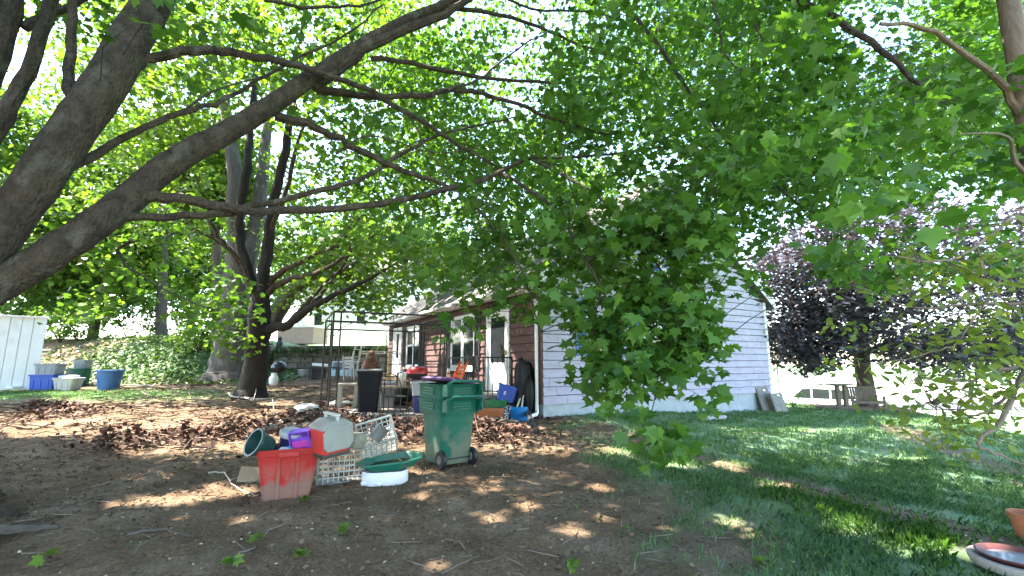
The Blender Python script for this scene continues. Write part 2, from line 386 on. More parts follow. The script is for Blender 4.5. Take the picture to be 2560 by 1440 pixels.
# openings: (a0, a1, z0, z1)
GO = [(1.30, 2.12, 1.72, 3.12), (3.16, 3.94, 1.55, 2.75), (3.95, 4.85, 4.05, 5.25)]
BO = [(1.46, 2.74, .80, 3.05), (3.50, 5.30, 1.36, 3.02), (8.24, 10.06, 1.36, 3.02), (10.72, 12.02, .90, 3.08)]
EXP = .2
def shingle_wall(parent, m, side, length, top, opens, width):
    z = ZF - .02; r = 0
    while z < top(length / 2) - .03:
        off = -(r % 3) * width * .36 - random.uniform(0, .12); a = off
        while a < length:
            b_ = a + width; a0, b0 = max(a + .003, .0), min(b_ - .003, length)
            a = b_
            segs = [(a0, b0)]
            for (o0, o1, p0, p1) in opens:
                if z + EXP > p0 and z + .02 < p1:
                    ns = []
                    for s0, s1 in segs:
                        if s1 <= o0 or s0 >= o1: ns.append((s0, s1))
                        else:
                            if s0 < o0: ns.append((s0, o0))
                            if s1 > o1: ns.append((o1, s1))
                    segs = ns
            for s0, s1 in segs:
                if s1 - s0 < .03: continue
                jz = random.uniform(-.004, .004); t0, t1 = .036 + random.uniform(0, .006), .010
                zt0, zt1 = min(z + EXP - .016, top(s0)), min(z + EXP - .016, top(s1))  # gap above each course bares the dark backing as a shadow line
                zb = z + jz
                if zt0 < zb + .03 and zt1 < zb + .03: continue
                zt0 = max(zt0, zb + .012); zt1 = max(zt1, zb + .012)
                V = []
                for (aa, zz, tt) in ((s0, zb, t0), (s1, zb, t0), (s1, zt1, t1), (s0, zt0, t1)):
                    V.append((aa, -tt, zz) if side == 'g' else (-tt, aa, zz))
                for (aa, zz) in ((s0, zb), (s1, zb), (s1, zt1), (s0, zt0)):
                    V.append((aa, -.0075, zz) if side == 'g' else (-.0075, aa, zz))
                mb = MB(); mb.add(V, [(0, 1, 2, 3), (0, 4, 5, 1), (1, 5, 6, 2), (3, 7, 4, 0), (2, 6, 7, 3)])
                mb.obj('shingle', m, parent)
        z += EXP; r += 1
shingle_wall(gable, m_lav, 'g', LG, lambda m_: HZ(m_) - .05, GO, .74)
shingle_wall(backw, m_red, 'b', LB, lambda m_: ZE - .02, BO, .74)
def wbox(mb, side, a0, a1, z0, z1, d0, d1):
    """box on a wall: along a, height z, from depth d0 to d1 outwards"""
    ca, cz, cd_ = (a0 + a1) / 2, (z0 + z1) / 2, -(d0 + d1) / 2
    if side == 'g': mb.box((ca, cd_, cz), (a1 - a0, abs(d1 - d0), z1 - z0))
    else: mb.box((cd_, ca, cz), (abs(d1 - d0), a1 - a0, z1 - z0))
def window(side, a0, a1, z0, z1, double, shutter, sw=.34):
    w = MB(); f = .075
    for (x0, x1, y0, y1) in ((a0, a0 + f, z0, z1), (a1 - f, a1, z0, z1), (a0 + f, a1 - f, z1 - f, z1), (a0 + f, a1 - f, z0, z0 + f)): wbox(w, side, x0, x1, y0, y1, 0, .045)
    if double: wbox(w, side, (a0 + a1) / 2 - .06, (a0 + a1) / 2 + .06, z0 + f, z1 - f, 0, .044)
    W_ = w.obj('window', m_white, HOUSE)
    cells = [(a0 + f, (a0 + a1) / 2 - .06), ((a0 + a1) / 2 + .06, a1 - f)] if double else [(a0 + f, a1 - f)]
    for c0, c1 in cells:
        zm = (z0 + z1) / 2 + .05
        for y0, y1, dd in ((z0 + f, zm, .018), (zm, z1 - f, .028)):
            s = MB(); e = .035
            for (x0, x1, q0, q1) in ((c0, c0 + e, y0, y1), (c1 - e, c1, y0, y1), (c0 + e, c1 - e, y1 - e, y1), (c0 + e, c1 - e, y0, y0 + e)): wbox(s, side, x0, x1, q0, q1, dd - .012, dd + .012)
            s.obj('sash', m_white, W_)
            g = MB(); wbox(g, side, c0 + e, c1 - e, y0 + e, y1 - e, dd - .004, dd + .004); g.obj('pane', m_glass, W_)
        cu = MB(); wbox(cu, side, c0 + .03, c0 + (c1 - c0) * .3, zm + .03, z1 - f, .002, .01); wbox(cu, side, c0 + (c1 - c0) * .7, c1 - .03, zm + .03, z1 - f, .002, .01)
        cu.obj('curtain', mat('white_curtain', (.6, .6, .58), .9, .1), W_)
    s = MB(); wbox(s, side, a0 - .06, a1 + .06, z0 - .07, z0, .0, .11); s.obj('sill', m_white, W_)
    if shutter:
        for q0 in (a0 - sw - .02, a1 + .02):
            sh = MB(); e = .05
            for (x0, x1, y0, y1) in ((q0, q0 + e, z0, z1), (q0 + sw - e, q0 + sw, z0, z1), (q0 + e, q0 + sw - e, z1 - e, z1), (q0 + e, q0 + sw - e, z0, z0 + e), (q0 + e, q0 + sw - e, (z0 + z1) / 2 - e / 2, (z0 + z1) / 2 + e / 2)): wbox(sh, side, x0, x1, y0, y1, .026, .062)
            S = sh.obj('shutter', shutter, W_)
            lo = MB(); z = z0 + e + .03
            while z < z1 - e - .02:
                if abs(z - (z0 + z1) / 2) > .04:
                    if side == 'g': lo.box((q0 + sw / 2, -.043, z), (sw - 2 * e, .008, .05), (.6, 0, 0))
                    else: lo.box((-.043, q0 + sw / 2, z), (.008, sw - 2 * e, .05), (0, -.6, 0))
                z += .055
            lo.obj('louvre', shutter, S)
    return W_
for o, d in zip(GO, (False, False, False)): window('g', *o, d, m_blue)
window('b', *BO[1], True, m_dshut); window('b', *BO[2], True, m_dshut)
def door(a0, a1, z0, z1, storm):
    f = MB(); e = .1
    for (x0, x1, y0, y1) in ((a0, a0 + e, z0, z1), (a1 - e, a1, z0, z1), (a0 + e, a1 - e, z1 - e, z1)): wbox(f, 'b', x0, x1, y0, y1, 0, .05)
    F_ = f.obj('door', m_white, HOUSE)
    c0, c1 = a0 + e, a1 - e; w = c1 - c0; g0, g1 = (c0 + .14, c1 - .14) if storm else (c0 + .30 * w, c1 - .34 * w); y0, y1 = z0 + (.85 if not storm else .75), z1 - e - .18
    p = MB()
    for (x0, x1, q0, q1) in ((c0, g0, z0, z1 - e), (g1, c1, z0, z1 - e), (g0, g1, z0, y0), (g0, g1, y1, z1 - e)): wbox(p, 'b', x0 + .001, x1 - .001, q0 + .001, q1 - .001, .004, .03)
    p.obj('door_leaf', m_white, F_)
    g = MB(); wbox(g, 'b', g0, g1, y0, y1, .01, .018); g.obj('pane', m_glass, F_)
    h = MB(); wbox(h, 'b', c0 + .05, c0 + .08, z0 + .95, z0 + 1.1, .03, .08); h.obj('handle', mat('brass', (.4, .3, .12), .35, .1, metal=1), F_)
door(*BO[0], True); door(*BO[3], False)
# roof, fascia, rake boards, corner boards, gutter
rf = MB(); ov = .28; RZ = ZE + PITCHR * LG / 2
nn_ = Vector((-PITCHR, 0, 1)).normalized()
for sgn in (0, 1):
    ex = -ov if sgn == 0 else LG + ov; ez = ZE - PITCHR * ov
    V = [(ex, -.2, ez + .02), (ex, LB + .2, ez + .02), (LG / 2, LB + .2, RZ + .02), (LG / 2, -.2, RZ + .02)]
    V += [(v[0], v[1], v[2] + .09) for v in V]
    rf.add(V, [(0, 1, 2, 3), (4, 5, 6, 7), (0, 1, 5, 4), (1, 2, 6, 5), (2, 3, 7, 6), (3, 0, 4, 7)])
ROOF = rf.obj('roof', m_roof, HOUSE)
sl = math.hypot(LG / 2 + ov, PITCHR * (LG / 2 + ov)); k = .16
for r in range(int(sl / k)):               # shingle courses on the slope that faces the yard
    c = MB(); t0, t1 = r * k / sl, min(1, (r * k + k * 1.1) / sl)
    x0, x1 = -ov + t0 * (LG / 2 + ov), -ov + t1 * (LG / 2 + ov)
    z0_, z1_ = ZE - PITCHR * ov + PITCHR * (x0 + ov) + .112, ZE - PITCHR * ov + PITCHR * (x1 + ov) + .112
    c.add([(x0, -.2, z0_ + .018), (x0, LB + .2, z0_ + .018), (x1, LB + .2, z1_), (x1, -.2, z1_), (x0, -.2, z0_), (x0, LB + .2, z0_)], [(0, 1, 2, 3), (0, 4, 5, 1)])
    c.obj('shingle_course', m_roof, ROOF)
tr = MB()
for sgn in (0, 1):
    ex = -ov if sgn == 0 else LG + ov; ez = ZE - PITCHR * ov
    a = Vector((ex, -.215, ez - .02)); b_ = Vector((LG / 2, -.215, RZ - .02))
    V = [a, b_, b_ + Vector((0, 0, .2)), a + Vector((0, 0, .2))]; V += [v + Vector((0, .025, 0)) for v in V]
    tr.add(V, [(0, 1, 2, 3), (4, 5, 6, 7), (0, 1, 5, 4), (1, 2, 6, 5), (2, 3, 7, 6), (3, 0, 4, 7)])
tr.obj('rake_board', m_white, HOUSE)
fa = MB(); fa.box((-ov - .012, LB / 2, ZE - PITCHR * ov + .02), (.025, LB + .3, .16)); fa.box((LG + ov + .012, LB / 2, ZE - PITCHR * ov + .02), (.025, LB + .3, .16)); fa.obj('fascia', m_white, HOUSE)
so = MB(); so.box((-ov / 2, LB / 2, ZE - PITCHR * ov - .05), (ov, LB, .02)); so.box((LG + ov / 2, LB / 2, ZE - PITCHR * ov - .05), (ov, LB, .02)); so.obj('soffit', m_white, HOUSE)
cb = MB(); cb.box((LG - .055, -.016, (ZF + ZE) / 2), (.13, .032, ZE - ZF)); cb.obj('corner_board', m_white, HOUSE)
cb = MB(); cb.box((-.016, .05, (ZF + ZE) / 2), (.034, .11, ZE - ZF)); cb.obj('corner_board', m_red, HOUSE)
gu = MB(); gu.tube([(-ov - .08, -.1, ZE - PITCHR * ov + .03), (-ov - .08, LB + .1, ZE - PITCHR * ov + .03)], .06, 8); gu.obj('gutter', m_white, HOUSE)
ds = MB(); zx = -.09
ds.tube([(-ov - .08, .12, ZE - PITCHR * ov), (-ov - .06, .12, ZE - .32), (zx, .12, ZE - .55), (zx, .12, .55), (zx - .01, .1, .46), (zx - .07, .03, .42), (zx - .32, -.1, .40)], .042, 8); ds.obj('downspout', m_white, HOUSE, True)
# stoop with black iron railing
m_conc = mat('grey_concrete', (.3, .29, .27), .95, .15, 5, .4, 40); m_iron = mat('black_iron', (.018, .017, .017), .45, .2, 8)
st = MB(); st.box((-.62, 2.1, .38), (1.2, 1.9, .80)); st.box((-.62, 3.2, .25), (1.2, .3, .5)); STOOP = st.obj('stoop', m_conc, HOUSE, False, .01)
rail = MB(); Z0 = .78
def railing(a, b, n_):
    a = Vector(a); b = Vector(b)
    rail.bar(a + Vector((0, 0, .9)), b + Vector((0, 0, .9)), .035, .035); rail.bar(a + Vector((0, 0, .1)), b + Vector((0, 0, .1)), .025)
    for i in range(n_ + 1):
        p = a.lerp(b, i / n_); w = .045 if i in (0, n_) else .016
        rail.bar(p, p + Vector((0, 0, .93 if i in (0, n_) else .9)), w)
railing((-1.17, 1.2, Z0), (-1.17, 3.0, Z0), 14); railing((-1.17, 1.2, Z0), (-.12, 1.2, Z0), 8)
rail.obj('railing', m_iron, STOOP)

# ---------------------------------------------------------------- patio under the gazebo frame
PC = at(985, 1005, 10.6); prz = math.radians(12)
PAT = MB(); pz = ground_z(PC.x, PC.y) + .03
PAT.box((0, 0, -.06), (4.6, 3.0, .1)); patio = PAT.obj('patio', mat('patio_bed', (.16, .14, .12), .95, .2)); patio.location = (PC.x, PC.y, pz); patio.rotation_euler = (0, 0, prz)
tag(patio, 'grey slab patio beneath the black gazebo frame', None, None, 'structure')
pv = MB(); pv.box((0, 0, 0), (.435, .44, .05)); pvm = [None] * 3
for k in range(3):
    pvm[k] = pv.mesh('slab', mat('grey_slab_%d' % k, [(.27, .25, .22), (.22, .21, .2), (.32, .29, .25)][k], .95, .2, 6, .4, 50), False, .006)
for i in range(10):
    for j in range(6):
        o = link(bpy.data.objects.new('slab', random.choice(pvm)), patio)
        o.location = (-2.05 + .455 * i, -1.15 + .46 * j, .005 + random.uniform(-.006, .006)); o.rotation_euler = (random.uniform(-.01, .01), random.uniform(-.01, .01), random.uniform(-.015, .015))
# ---------------------------------------------------------------- trees
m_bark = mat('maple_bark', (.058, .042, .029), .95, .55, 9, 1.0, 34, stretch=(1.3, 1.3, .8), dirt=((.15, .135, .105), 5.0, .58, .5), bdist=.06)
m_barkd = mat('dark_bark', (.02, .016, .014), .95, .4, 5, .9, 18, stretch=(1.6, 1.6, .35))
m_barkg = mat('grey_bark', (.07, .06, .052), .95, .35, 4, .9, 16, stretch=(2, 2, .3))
m_twig = mat('twig_bark', (.055, .045, .035), .9, .3, 8)
m_leaf = leafmat('maple_leaf', (.045, .115, .02), (.125, .25, .045), .5, (1.25, 1.3, .45))
m_leafb = leafmat('sunlit_maple_leaf', (.05, .12, .02), (.14, .25, .04), .55)
m_leafo = leafmat('beech_leaf', (.13, .19, .035), (.25, .31, .08), .55)
m_leafp = leafmat('copper_leaf', (.038, .036, .046), (.10, .096, .12), .2, (1.3, .8, .7), .36, .7)
m_ivy = leafmat('ivy_leaf', (.03, .075, .015), (.09, .17, .03), .3)

def smooth(pts, k=5):
    """Catmull-Rom through (Vector, r)"""
    P = [np.array([*p, r]) for p, r in pts]; P = [2 * P[0] - P[1]] + P + [2 * P[-1] - P[-2]]; out = []
    for i in range(1, len(P) - 2):
        for t in np.linspace(0, 1, k, endpoint=False):
            a, b, c, d = P[i - 1:i + 3]
            out.append(.5 * (2 * b + (c - a) * t + (2 * a - 5 * b + 4 * c - d) * t * t + (3 * b - a - 3 * c + d) * t ** 3))
    out.append(P[-2]); return np.array(out)
def limb(parent, pts, m, name='branch', n=10, wob=.0, jit=.06, k=5):
    A = smooth(pts, k)
    if wob: A[1:-1, :3] += RNG.normal(0, wob, (len(A) - 2, 3))
    mb = MB(); mb.tube([Vector(a[:3]) for a in A], list(np.maximum(A[:, 3], .002)), n, True, jit)
    mb.obj(name, m, parent, True); return A
def px(l):
    """pixel polyline with depth and radius; missing depths and radii are interpolated"""
    o = []; idx = [i for i, q in enumerate(l) if len(q) == 4]
    for i, q in enumerate(l):
        if len(q) == 4: Y, r = q[2], q[3]
        else:
            a = max(j for j in idx if j < i); b_ = min(j for j in idx if j > i); t = (i - a) / (b_ - a)
            Y = l[a][2] * (1 - t) + l[b_][2] * t; r = l[a][3] * (1 - t) + l[b_][3] * t
        o.append((at(q[0], q[1], Y), r))
    return o

# gaps in the crowns: where the sun reaches the ground (centre, half sizes)
GAPS = []
def gap(u, v, rx, ry):
    p = G(u, v); GAPS.append((p.x, p.y, p.z, rx + .08, ry + .08))
for u in range(-60, 720, 60):
    for v in (1042, 1060, 1080): gap(u, v - .02 * u + 6 * math.sin(u), .6, .3 + .12 * math.sin(u * 3 + v))
for u in range(300, 640, 50): gap(u, 1262 - .1 * (u - 300), .22, .12)
for q in ((1240, 1297, .13, .12), (1440, 1335, .16, .12), (1100, 1415, .12, .06), (1850, 1307, .17, .12), (1395, 1122, .2, .14), (1540, 1127, .22, .15), (1690, 1162, .3, .16), (1835, 1166, .25, .16), (1950, 1213, .25, .14), (1900, 1345, .14, .08), (2140, 1310, .25, .13), (2215, 1345, .3, .14), (2290, 1375, .3, .14), (2470, 1390, .25, .1), (1510, 1217, .2, .08), (610, 1300, .1, .07), (100, 1360, .15, .08), (40, 1345, .15, .08), (560, 1215, .12, .1), (1290, 1095, .35, .1), (1330, 1070, .3, .12), (2000, 1075, .4, .25), (1210, 1415, .1, .06), (1000, 1010, .3, .25), (820, 1040, .3, .25), (700, 1010, .5, .25), (900, 1070, .35, .2), (1100, 1060, .3, .2), (2280, 1150, .3, .12)): gap(*q)
for L_, zs in ((6.4, (1.3, 1.8, 2.3, 2.8)), (6.9, (1.2, 2.0, 2.6)), (7.4, (1.0, 1.6)), (2.1, (1.1, 1.6, 2.1, 2.6, 2.9)), (1.75, (1.3, 2.3)), (3.1, (1.4, 2.0)), (4.4, (2.6, 3.0)), (5.6, (1.2, 2.2)), (1.0, (1.4,)), (9.0, (2.7,)), (3.6, (1.2,))):
    for z_ in zs:
        q_ = P0 + E2 * (L_ + random.uniform(-.1, .1)); GAPS.append((q_.x - .02, q_.y, z_ + random.uniform(-.1, .1), random.uniform(.2, .34), random.uniform(.2, .34)))
for L_ in np.arange(2, 12, .8): q_ = P0 + E2 * L_ + E1 * (-.1 + .5 * random.random()); GAPS.append((q_.x, q_.y, 3.6, .3, .2))
for _ in range(16): gap(random.uniform(900, 2150), random.uniform(1180, 1430), random.uniform(.04, .12), random.uniform(.03, .08))
def keep(P, soft=1.0):
    """True for leaves that do not stand in a sun gap"""
    k = np.ones(len(P), bool)
    for gx_, gy_, gz_, rx, ry in GAPS:
        t = (P[:, 2] - gz_) / SUN.z
        k &= (((P[:, 0] - SUN.x * t - gx_) / rx) ** 2 + ((P[:, 1] - SUN.y * t - gy_) / ry) ** 2) > soft
    return k
def pixn(P):
    x, y, z = P[:, 0], P[:, 1], P[:, 2] - CAMZ; c, s = math.cos(PITCH), math.sin(PITCH)
    f = y * c + z * s; b_ = -y * s + z * c; f_ = np.where(np.abs(f) < .05, .05, f)
    return 1280 + FPX * x / f_, 720 - FPX * b_ / f_, f
def tints(P, amp=.3, rng=RNG):
    return np.clip(.45 + .28 * wav(P[:, 0] * 1.0, P[:, 1] + .7 * P[:, 2], 1.9, .3) + rng.normal(0, amp, len(P)), 0, 1)
def twigs_to(centers, samples, m, parent, r0=.006, droop=.12, name='twig', far=1.8):
    """one thin twig from the nearest branch sample to each cluster centre, joined in one part"""
    mb = MB(); S = samples
    for c in centers:
        d = np.linalg.norm(S - c, axis=1); j = np.argmin(d + .35 * np.maximum(0, c[2] - S[:, 2]))
        if d[j] > far: continue
        a = Vector(S[j]); b_ = Vector(c); md = (a + b_) / 2 + Vector((random.uniform(-.1, .1), random.uniform(-.1, .1), droop * (b_ - a).length + random.uniform(-.05, .08)))
        pts = [a, a.lerp(md, .55) + Vector((0, 0, .02)), md, md.lerp(b_, .55), b_]
        mb.tube(pts, [r0, r0 * .8, r0 * .65, r0 * .5, r0 * .3], 4, False)
    if mb.V:
        o = mb.obj(name, m, parent, True); o['kind'] = 'stuff'
def cluster_pts(C, n, rad, flat=.75, rng=RNG):
    C = np.asarray(C, float); k = rng.poisson(n, len(C)).clip(3); idx = np.repeat(np.arange(len(C)), k)
    o = rng.normal(0, 1, (len(idx), 3)); o /= np.linalg.norm(o, axis=1)[:, None]; o *= (rng.uniform(0, 1, len(idx)) ** .45)[:, None] * rad
    o[:, 2] *= flat; return C[idx] + o
def individual(parent, V, tint, m, count, name='leaf'):
    """the leaves nearest the lens as objects of their own; the rest is returned"""
    u, v, f = pixn(V.mean(1)); inside = (u > 0) & (u < 2560) & (v > 0) & (v < 1440) & (f > .4)
    score = np.where(inside, f, 1e9); idx = np.argsort(score)[:count]; idx = idx[score[idx] < 1e8]
    for i in idx:
        c = V[i, 0]; me = bpy.data.meshes.new(name); me.from_pydata([tuple(q) for q in (V[i] - c)], [], [tuple(range(V.shape[1]))])
        a = me.attributes.new('tint', 'FLOAT', 'POINT'); a.data.foreach_set('value', np.full(V.shape[1], tint[i], np.float32))
        me.materials.append(m); o = link(bpy.data.objects.new(name, me), parent); o.location = c
    k = np.ones(len(V), bool); k[idx] = False; return V[k], tint[k]

# ---- the big maple whose limbs cross the picture
MAP = thing('maple_tree', 'large maple at the left edge whose thick limbs sweep across the yard', 'tree', (-5.95, 4.4, ground_z(-5.95, 4.4)))
def link(o, parent=None):
    COL.objects.link(o)
    if parent is not None:
        o.parent = parent
        if parent.get('worldspace'): o.matrix_parent_inverse = parent_inv(parent)
    return o
def parent_inv(p):
    return (Matrix.Translation(p.location) @ p.rotation_euler.to_matrix().to_4x4()).inverted()
MAP['worldspace'] = 1
TB = Vector((-5.95, 4.4, ground_z(-5.95, 4.4)))
fork = TB + Vector((.05, 0, 1.15))
trk = MB(); N_ = 22; prof = [(-.15, 1.05), (.05, .86), (.2, .68), (.45, .56), (.8, .5), (1.2, .48), (1.6, .44)]
V = []; 
for z, r in prof:
    for k in range(N_):
        t = 2 * math.pi * k / N_; rr = r * (1 + (.28 * math.sin(5 * t + .6) + .15 * math.sin(8 * t)) * max(0, 1 - (z + .15) / .7) + .05 * math.sin(7 * t + z * 3))
        V.append((TB.x + rr * math.cos(t), TB.y + rr * math.sin(t), TB.z + z))
trk.add(V, [(i * N_ + k, i * N_ + (k + 1) % N_, (i + 1) * N_ + (k + 1) % N_, (i + 1) * N_ + k) for i in range(len(prof) - 1) for k in range(N_)] + [tuple((len(prof) - 1) * N_ + k for k in range(N_))])
trk.obj('trunk', m_bark, MAP, True)
limb(MAP, [(TB + Vector((.5, -.1, .12)), .16), (TB + Vector((.95, -.25, .06)), .13), (TB + Vector((1.35, -.3, .0)), .09), (TB + Vector((1.7, -.4, -.06)), .05)], m_bark, 'root')
S = []   # samples of branch centre lines
A = limb(MAP, [(fork + Vector((0, 0, -.3)), .3), (fork + Vector((.9, -.6, .2)), .21)] + px([(-170, 780, 2.65, .128), (20, 555, 2.75, .118), (165, 350, 2.9, .125), (270, 200, 3.1, .135), (385, 0, 3.4, .128), (500, -180, 3.8, .11), (600, -380, 4.3, .08)]), m_bark, 'limb', 14, .004); S.append(A)
A = limb(MAP, [(fork + Vector((0, -.1, -.45)), .2), (fork + Vector((1.0, -.7, -.25)), .15)] + px([(-150, 805, 2.65, .125), (0, 710, 2.75, .108), (180, 600, 2.95, .103), (300, 515, 3.15, .103), (430, 408, 3.4, .098), (620, 300, 3.8, .09), (800, 180, 4.2, .078), (960, 80, 4.6, .064), (1130, 0, 5.0, .056), (1350, -100, 5.5, .04)]), m_bark, 'limb', 14, .004); S.append(A)
A = limb(MAP, [(fork + Vector((0, .1, 0)), .3), (fork + Vector((-.3, .3, 2)), .26), (fork + Vector((-.2, .2, 4)), .2), (fork + Vector((.4, 0, 6.5)), .12)], m_bark, 'limb', 12); S.append(A)
A = limb(MAP, [(fork + Vector((0, -.2, .3)), .25), (fork + Vector((.6, -2.2, 1.8)), .2), (fork + Vector((2.4, -4.0, 3.4)), .14), (fork + Vector((5.0, -5.0, 4.6)), .08)], m_bark, 'limb', 10); S.append(A)
A = limb(MAP, [(fork + Vector((0, -.2, .9)), .2), (fork + Vector((1.6, -1.9, 3.2)), .16), (fork + Vector((4.4, -2.8, 4.2)), .11), (fork + Vector((7.4, -2.6, 4.6)), .08), (fork + Vector((9.6, -1.6, 4.2)), .04)], m_bark, 'limb', 10); S.append(A)
BR = [
 [(-60, 430, 2.95, .055), (10, 290), (70, 180), (130, 0, 3.2, .045), (160, -120, 3.3, .04)],
 [(-80, 330, 3.1, .07), (0, 130), (50, -60, 3.3, .06)],
 [(190, 300, 2.95, .04), (170, 200), (178, 110), (186, -30, 3.2, .03)],
 [(60, 70, 3.3, .035), (140, 30), (260, -30, 3.5, .03)],
 [(-40, 480, 3.1, .03), (30, 475), (80, 440, 3.3, .012)],
 [(345, 490, 3.2, .05), (440, 496, 3.35, .042), (600, 522, 3.6, .04), (780, 524, 3.9, .036), (950, 510, 4.2, .033), (1140, 470, 4.6, .03), (1250, 430, 4.8, .026), (1330, 396, 5.0, .022), (1480, 390), (1700, 365, 5.6, .012), (1850, 380, 5.8, .006)],
 [(1330, 396, 5.0, .012), (1400, 420), (1440, 500, 5.0, .009), (1475, 640, 4.9, .004)],
 [(310, 545, 3.15, .034), (430, 543), (560, 532, 3.55, .029), (640, 511), (840, 470, 4.2, .026), (930, 430), (1000, 386, 4.6, .022), (1090, 342), (1200, 312), (1320, 286, 5.3, .008)],
 [(340, 165, 3.25, .045), (400, 138, 3.35, .038), (520, 125), (640, 140, 3.7, .034), (780, 176, 4.0, .031), (900, 216), (1030, 292, 4.6, .025), (1150, 362), (1240, 416, 5, .014)],
 [(690, 288, 4.0, .045), (790, 320), (870, 360, 4.3, .034), (960, 406), (1060, 445, 4.6, .026), (1135, 468, 4.7, .016)],
 [(790, 225, 4.25, .045), (930, 240, 4.5, .036), (1060, 238, 4.7, .032), (1130, 225), (1230, 240, 5, .026), (1350, 285), (1470, 325), (1560, 340, 5.8, .01)],
 [(1120, 228, 4.8, .018), (1200, 195), (1260, 150, 5.1, .013), (1390, 60, 5.4, .007)],
 [(780, 215, 4.2, .07), (860, 160), (960, 95, 4.5, .055), (1090, 45), (1170, 0, 4.9, .04), (1280, -80, 5.2, .03)],
 [(930, 148, 4.5, .03), (1020, 156), (1120, 180, 5, .026), (1250, 200), (1430, 208, 5.4, .017)],
 [(1120, 18, 4.9, .03), (1250, 36), (1350, 66, 5.4, .022), (1450, 112), (1600, 160, 6, .012)],
 [(1230, -30, 5.2, .02), (1330, 20), (1480, 30, 5.7, .014), (1640, 80, 6.1, .008)],
 [(175, 415, 2.95, .034), (310, 346, 3.3, .028), (420, 293), (530, 258), (620, 215, 3.9, .018), (720, 160), (860, 90), (960, 10, 4.8, .008)],
 [(430, 290, 3.6, .012), (560, 220), (660, 190, 4, .006)],
 [(660, 0, 4, .02), (780, 18), (900, 12), (1000, -20, 4.6, .012)],
 [(840, 385, 4.3, .01), (930, 340), (1080, 380), (1200, 370, 4.9, .005)],
 [(330, 600, 3.2, .012), (300, 640), (420, 730), (560, 780, 4.2, .004)],
 [(1930, -30, 4.2, .035), (2090, 50), (2200, 122, 3.8, .028), (2280, 196), (2335, 245, 3.5, .012)],
 [(1780, -30, 4.6, .018), (1800, 80), (1815, 140), (1870, 190, 4.3, .008)],
 [(1880, -30, 4.4, .016), (1888, 60), (1915, 112, 4.2, .009)],
 [(1500, -60, 5.5, .03), (1650, 120), (1800, 330, 5, .018), (1960, 480), (2080, 560, 4.4, .006)],
 [(1250, 432, 4.8, .02), (1360, 500), (1440, 600, 4.2, .014), (1500, 720), (1570, 850), (1640, 1000, 3.5, .004)],
 [(1330, 398, 5, .018), (1480, 480), (1600, 600, 4.3, .013), (1690, 740), (1770, 880, 3.7, .004)],
 [(1140, 472, 4.6, .016), (1230, 560), (1310, 690, 4.4, .009), (1350, 830, 4.2, .004)],
 [(1500, 720, 4.0, .008), (1480, 830), (1500, 940, 3.7, .003)],
 [(1690, 740, 4.0, .007), (1660, 880), (1620, 1060, 3.3, .003)],
 [(1030, 300, 4.6, .01), (1100, 420), (1230, 520), (1330, 560, 4.9, .004)],
]
for q in BR: S.append(limb(MAP, px(q), m_bark if q[0][3] >= .02 else m_twig, 'branch', 8 if q[0][3] > .02 else 6, .008, .1, 4))
SMP = np.concatenate(S)[:, :3]
# leaf clusters of the crown that hang in the picture
def region(n, u0, u1, v0, v1, y0, y1, cond=None):
    o = []
    while len(o) < n:
        u, v, Y = RNG.uniform(u0, u1), RNG.uniform(v0, v1), RNG.uniform(y0, y1)
        if cond is not None and RNG.uniform() > cond(u, v): continue
        p = at(u, v, Y)
        if p.z < 1.0: continue
        o.append(p)
    return [np.array(p) for p in o]
def holes(u, v):
    """openings to the sky that the crown leaves"""
    d = 1.0
    for hu, hv, hr in ((1490, 70, 55), (1380, 20, 40), (1320, 140, 40), (1620, 440, 70), (1450, 400, 45), (1530, 500, 30), (2170, 60, 70), (2280, 40, 60), (2250, 110, 60), (1240, 230, 60), (1530, 590, 35), (1610, 620, 35), (1340, 760, 26), (1450, 765, 30), (2100, 50, 40), (1290, 60, 30)):
        d *= 1 - math.exp(-((u - hu) ** 2 + (v - hv) ** 2) / (2 * hr * hr))
    return d
def low_edge(u):
    """lower edge of the leaf mass on the picture's right half"""
    return float(np.interp(u, [700, 900, 1100, 1280, 1400, 1500, 1620, 1760, 1830, 1880, 2000, 2150, 2300, 2420, 2560], [600, 640, 690, 720, 760, 800, 820, 760, 650, 590, 560, 560, 480, 420, 480]))
C1 = region(430, 1400, 2620, -140, 700, 3.9, 10.0, lambda u, v: holes(u, v) * (v < low_edge(u) - 40))
C2 = region(135, 820, 1480, 60, 720, 4.6, 10.0, lambda u, v: holes(u, v) * (.35 + .65 * (u > 1150)) * (v < low_edge(u)) * (1 if v < 420 else .45))
C4 = region(24, -40, 900, -120, 330, 4.6, 8.0) + region(34, -60, 620, 540, 800, 5.5, 9.0)
C5 = region(11, 1000, 1420, 540, 720, 4.2, 5.6)
C8 = region(42, 1880, 2620, 480, 700, 4.2, 7.5) + region(88, 1360, 1785, 520, 1040, 3.5, 5.2, lambda u, v: v < float(np.interp(u, [1360, 1440, 1500, 1600, 1680, 1750, 1785], [740, 830, 900, 950, 960, 900, 800]))) + region(16, 1680, 1880, 420, 640, 4.0, 6.0) + region(17, 1690, 1800, 690, 900, 3.7, 4.3) + region(16, 1560, 1790, 390, 580, 4.2, 6.0) + region(75, 1750, 2640, -140, 470, 2.9, 5.0, holes) + region(11, 1100, 1340, 690, 830, 4.2, 5.4)
C7 = region(470, 1050, 2450, -150, 520, 8.0, 13.5, lambda u, v: holes(u, v) * (v < 520 - .1 * abs(u - 1600))) + region(120, 1250, 2300, -420, -150, 7, 12) + region(75, 850, 1400, 80, 540, 8, 13, holes)
C3 = []
